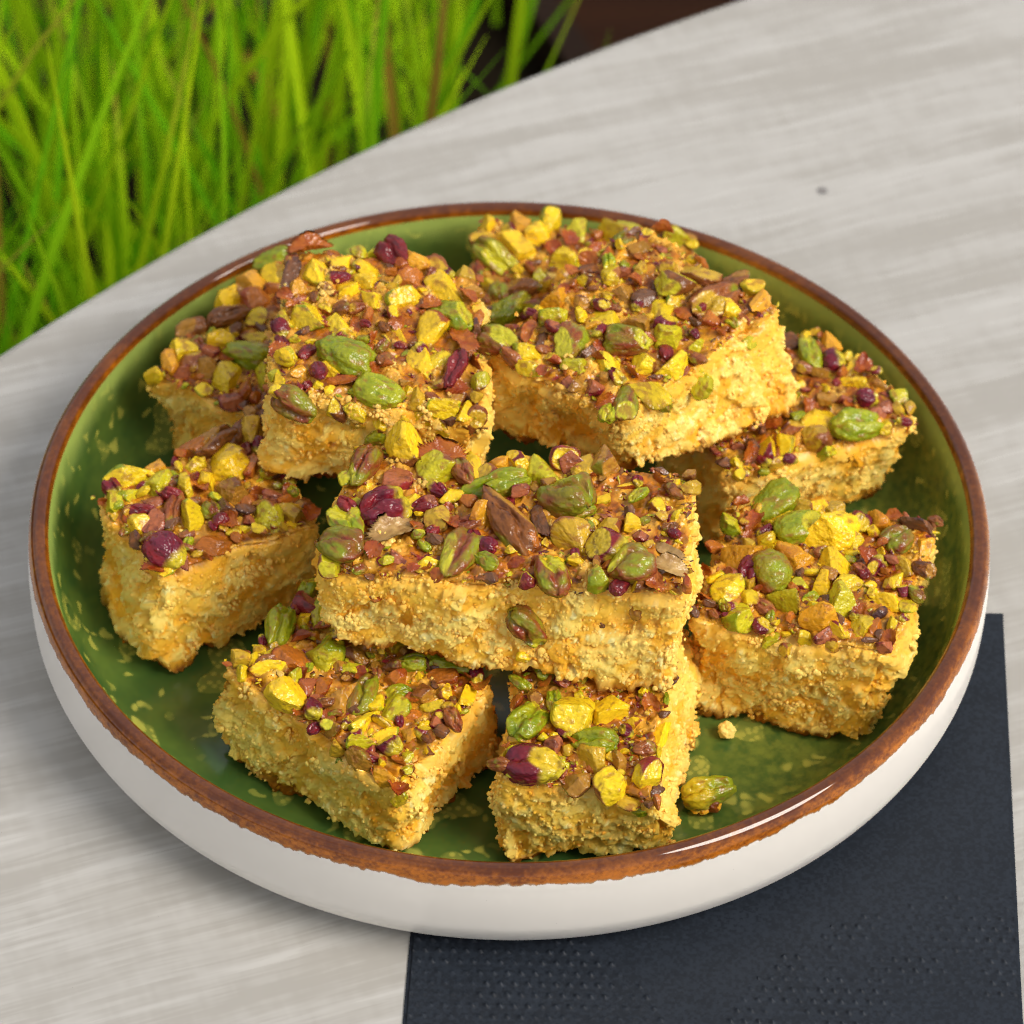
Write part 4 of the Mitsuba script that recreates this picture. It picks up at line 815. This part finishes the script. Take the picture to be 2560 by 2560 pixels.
    def grain(at, r, c, up):
        p = iv * (r * rng.uniform(0.6, 1.35, (12, 1))) * rng.uniform(0.65, 1.3, 3)
        p = p @ trimesh.transformations.random_rotation_matrix(rng.random(3))[:3, :3].T
        gn.append(0.45 * p / np.linalg.norm(p, axis=1, keepdims=True) + 0.55 * up)
        grains.append((p + at, iff, np.clip(np.repeat(c[None] * rng.uniform(0.9, 1.06), 12, 0), 0, 0.95)))
    grains = []
    for i in rng.choice(sidev, int(38 * (Lu + Lw))):
        r = rng.uniform(0.28, 0.52)
        t = rng.uniform(-0.6, 0.75)
        grain(V[i] + vn[i] * r * rng.uniform(-0.35, 0.3), r, C[i] + (PALE - C[i]) * t if t > 0 else C[i] + (AMBER - C[i]) * -t, vn[i])
    for i in rng.choice(sidev, int(0.55 * (Lu + Lw))):
        lift = rng.uniform(0.0, 0.6); c = C[i] + (PALE - C[i]) * rng.uniform(0.2, 0.8)
        for k in range(rng.integers(6, 26)):
            o = rng.normal(0, 1.0, 3); o -= vn[i] * (o @ vn[i]) * 0.6
            grain(V[i] + o + vn[i] * lift * rng.uniform(-0.3, 1.0), rng.uniform(0.35, 0.75), c, vn[i])
    v, f, c = join(grains)
    if name not in ('centre', 'backleft', 'backright'):
        v[:, 2] = np.maximum(v[:, 2], 5.8 * MM)
    k = put_normals(f'{key}__crumbs', v, f, np.vstack(gn), 'mat_sponge', c); tag(k, kind='stuff')
    tag(key, label, 'cake', group)

G = 'pistachio topped semolina cake squares on the plate'
CAKES = [
    ('centre', 0.36, 'large oblong cake slab topped with pistachios, front and centre on top of the pile'),
    ('backleft', 0.45, 'upper cake square at back left, its top strewn with bright yellow pistachio bits'),
    ('backright', 0.45, 'upper cake square at back right with a broken bright yellow crumb side'),
    ('farback', 0.7, 'blurred cake square behind the others at the far rim of the plate'),
    ('farleft', 0.65, 'cake square at the far left rim, half hidden beneath the upper back left square'),
    ('left', 0.45, 'cake square at left edge, its pointed corner hanging down to the bare green glaze'),
    ('right_back', 0.6, 'cake square at right rim, half hidden under the upper back right square'),
    ('right', 0.4, 'cake square at lower right with crowded pistachios, against the plate rim'),
    ('frontleft', 0.38, 'cake square at front left, turned corner first, beneath the centre slab'),
    ('front', 0.38, 'narrow cake square at the very front with a big purple skinned pistachio'),
]
for i, (nm, res, lab) in enumerate(CAKES):
    cake(nm, 'semolina_cake' + (f'_{i:03d}' if i else ''), res, 11 + i, lab, G)

# ------------------------------------------------------------------ loose bits
def loose_nut():
    p, f, c = nut_mesh(12.0, 7.0, 'k', 79, 4)
    v = place(p, np.array([45.6, -67.0, 9.6]), np.array([0.96, 0.26, 0.0]), np.array([-0.1, -0.12, 0.98]), 0.6)
    put('fallen_pistachio__kernel', (v * MM, f), 'mat_nut', smooth=True, color=c)
    rng = np.random.default_rng(5); gs = []
    for i in range(16):
        d = np.array(SPHERES[2].vertices); r = rng.uniform(0.7, 1.6)
        p = d * (r * (0.6 + 0.8 * meshkit.noise(d * 1.6 + i * 7)))[:, None] + [45.0 + rng.normal(0, 1.7), -69.0 + rng.normal(0, 0.7), 7.0 + rng.uniform(-0.5, 1.6)]
        p[:, 2] = np.maximum(p[:, 2], 5.6)
        cc = (AMBER if rng.random() < 0.45 else STRAW if rng.random() < 0.6 else BAKED * 1.4)
        gs.append((p, np.array(SPHERES[2].faces), np.repeat(cc[None], len(p), 0)))
    n = np.cumsum([0] + [len(x[0]) for x in gs])
    k = put('fallen_pistachio__crumbs', (np.vstack([x[0] for x in gs]) * MM, np.vstack([x[1] + a for x, a in zip(gs, n)])), 'mat_sponge', color=np.vstack([x[2] for x in gs]))
    tag(k, kind='stuff')
    tag('fallen_pistachio', 'single green and yellow pistachio with clinging crumb lying on the green glaze', 'pistachio')
loose_nut()
def crumb(key, pos, r, c, seed, label, cat, group=None, mat='mat_sponge'):
    d = np.array(SPHERES[3].vertices)
    p = d * (r * (0.45 + 1.1 * meshkit.fbm(d * 1.5 + seed, 3)))[:, None]
    p[:, 2] -= p[:, 2].min() - 0.02
    k = put(key, ((p + pos) * MM, np.array(SPHERES[3].faces)), mat, color=np.repeat(np.array(c)[None], len(p), 0))
    tag(k, label, cat, group)
crumb('cake_crumb', [50.1, -46.0, 5.5], 1.9, PALE * 0.95, 3, 'pale cake crumb lying on the green glaze below the lower right cake', 'crumb')

# ------------------------------------------------------------------ grass behind the table
def grass():
    rng = np.random.default_rng(21)
    cx, cy = TC
    blades = []
    for i in range(560):
        x = rng.uniform(-0.27, -0.004)
        y = cy + math.sqrt((TR + 0.03) ** 2 - (x - cx) ** 2) + 0.33 * rng.random() ** 0.9
        base = np.array([x, y, -0.26])
        L = rng.uniform(0.17, 0.30)
        lean = rng.normal(0, 0.42); az = rng.random() * 2 * math.pi
        if rng.random() < 0.12: lean *= 2.6
        d = np.array([math.sin(lean) * math.cos(az), math.sin(lean) * math.sin(az), math.cos(lean)])
        bend = rng.normal(0, 0.34); baz = rng.random() * 2 * math.pi
        bd = np.array([math.cos(baz), math.sin(baz), -0.35 * abs(bend)])
        t = np.linspace(0, 1, 9)[:, None]
        line = base + d * L * t + bd * bend * L * 0.45 * t ** 2.4
        wdt = rng.uniform(0.0010, 0.0020)
        face = rng.random() * 2 * math.pi
        side = np.cross(d, [math.cos(face), math.sin(face), 0.1]); side /= np.linalg.norm(side)
        ww = wdt * np.clip(1.15 - t ** 3 * 1.1, 0.04, 1)
        fold = np.cross(side, d) * ww * 0.35
        v = np.stack([line - side * ww, line + fold, line + side * ww], 1).reshape(-1, 3)
        k = np.arange(8)[:, None] * 3
        f = np.vstack([np.hstack([k, k + 1, k + 4, k + 3]), np.hstack([k + 1, k + 2, k + 5, k + 4])])
        f = np.vstack([f[:, [0, 1, 2]], f[:, [0, 2, 3]]])
        hue = rng.random()
        c = np.array([0.15, 0.45, 0.008]) * (1 - hue) + np.array([0.50, 0.70, 0.012]) * hue
        c = c * rng.uniform(0.8, 1.15)
        if rng.random() < 0.03: c = np.array([0.42, 0.26, 0.04])
        cc = np.repeat(c[None], len(v), 0)
        if rng.random() < 0.25:                        # yellowed tip
            m = np.repeat(np.clip((t - 0.75) * 4, 0, 1), 3, 0); cc = cc * (1 - m) + np.array([0.5, 0.36, 0.06]) * m
        if (np.hypot(line[:, 0] - cx, line[:, 1] - cy) < TR + 0.012).any() and line[:, 2].max() > -0.05:
            continue
        if line[:, 0].max() > 0.045:
            continue
        tip = line[-1]; view = (line[5] - EYE)
        blades.append((np.linalg.norm(view) - 0.6 * (line[-1][2]), v, f, cc))
    blades.sort(key=lambda b: b[0])
    for _, v, f, c in blades[:260]:
        put('grass_plant__blade', (v, f), 'mat_grass', smooth=True, color=c)
    rest = blades[260:]
    n = np.cumsum([0] + [len(b[1]) for b in rest])
    k = put('grass_plant__blades', (np.vstack([b[1] for b in rest]), np.vstack([b[2] + a for b, a in zip(rest, n)])), 'mat_grass', smooth=True, color=np.vstack([b[3] for b in rest]))
    tag(k, kind='stuff')
    tag('grass_plant', 'dense bright green grass growing behind the table edge at upper left', 'grass')
grass()
def planter():
    cx, cy = TC
    a0, a1 = math.atan2(0.18 - cy, -0.24 - cx), math.atan2(0.48 - cy, 0.04 - cx)
    a = np.linspace(a0, a1, 40)
    inn = np.stack([cx + (TR + 0.02) * np.cos(a), cy + (TR + 0.02) * np.sin(a)], 1); out = np.stack([cx + (TR + 0.36) * np.cos(a), cy + (TR + 0.36) * np.sin(a)], 1)
    from shapely.geometry import Polygon
    poly = Polygon(np.vstack([inn, out[::-1]]))
    wall = trimesh.creation.extrude_polygon(poly.buffer(0.012).difference(poly), 0.48, engine='earcut'); wall.apply_translation([0, 0, -0.7385])
    soil = trimesh.creation.extrude_polygon(poly.buffer(-0.0005), 0.46, engine='earcut'); soil.apply_translation([0, 0, -0.738])
    put('planter_box__wall', wall, 'mat_planter'); put('planter_box__soil', soil, 'mat_soil')
    tag('planter_box', 'dark planter box beneath the grass', 'planter')
planter()
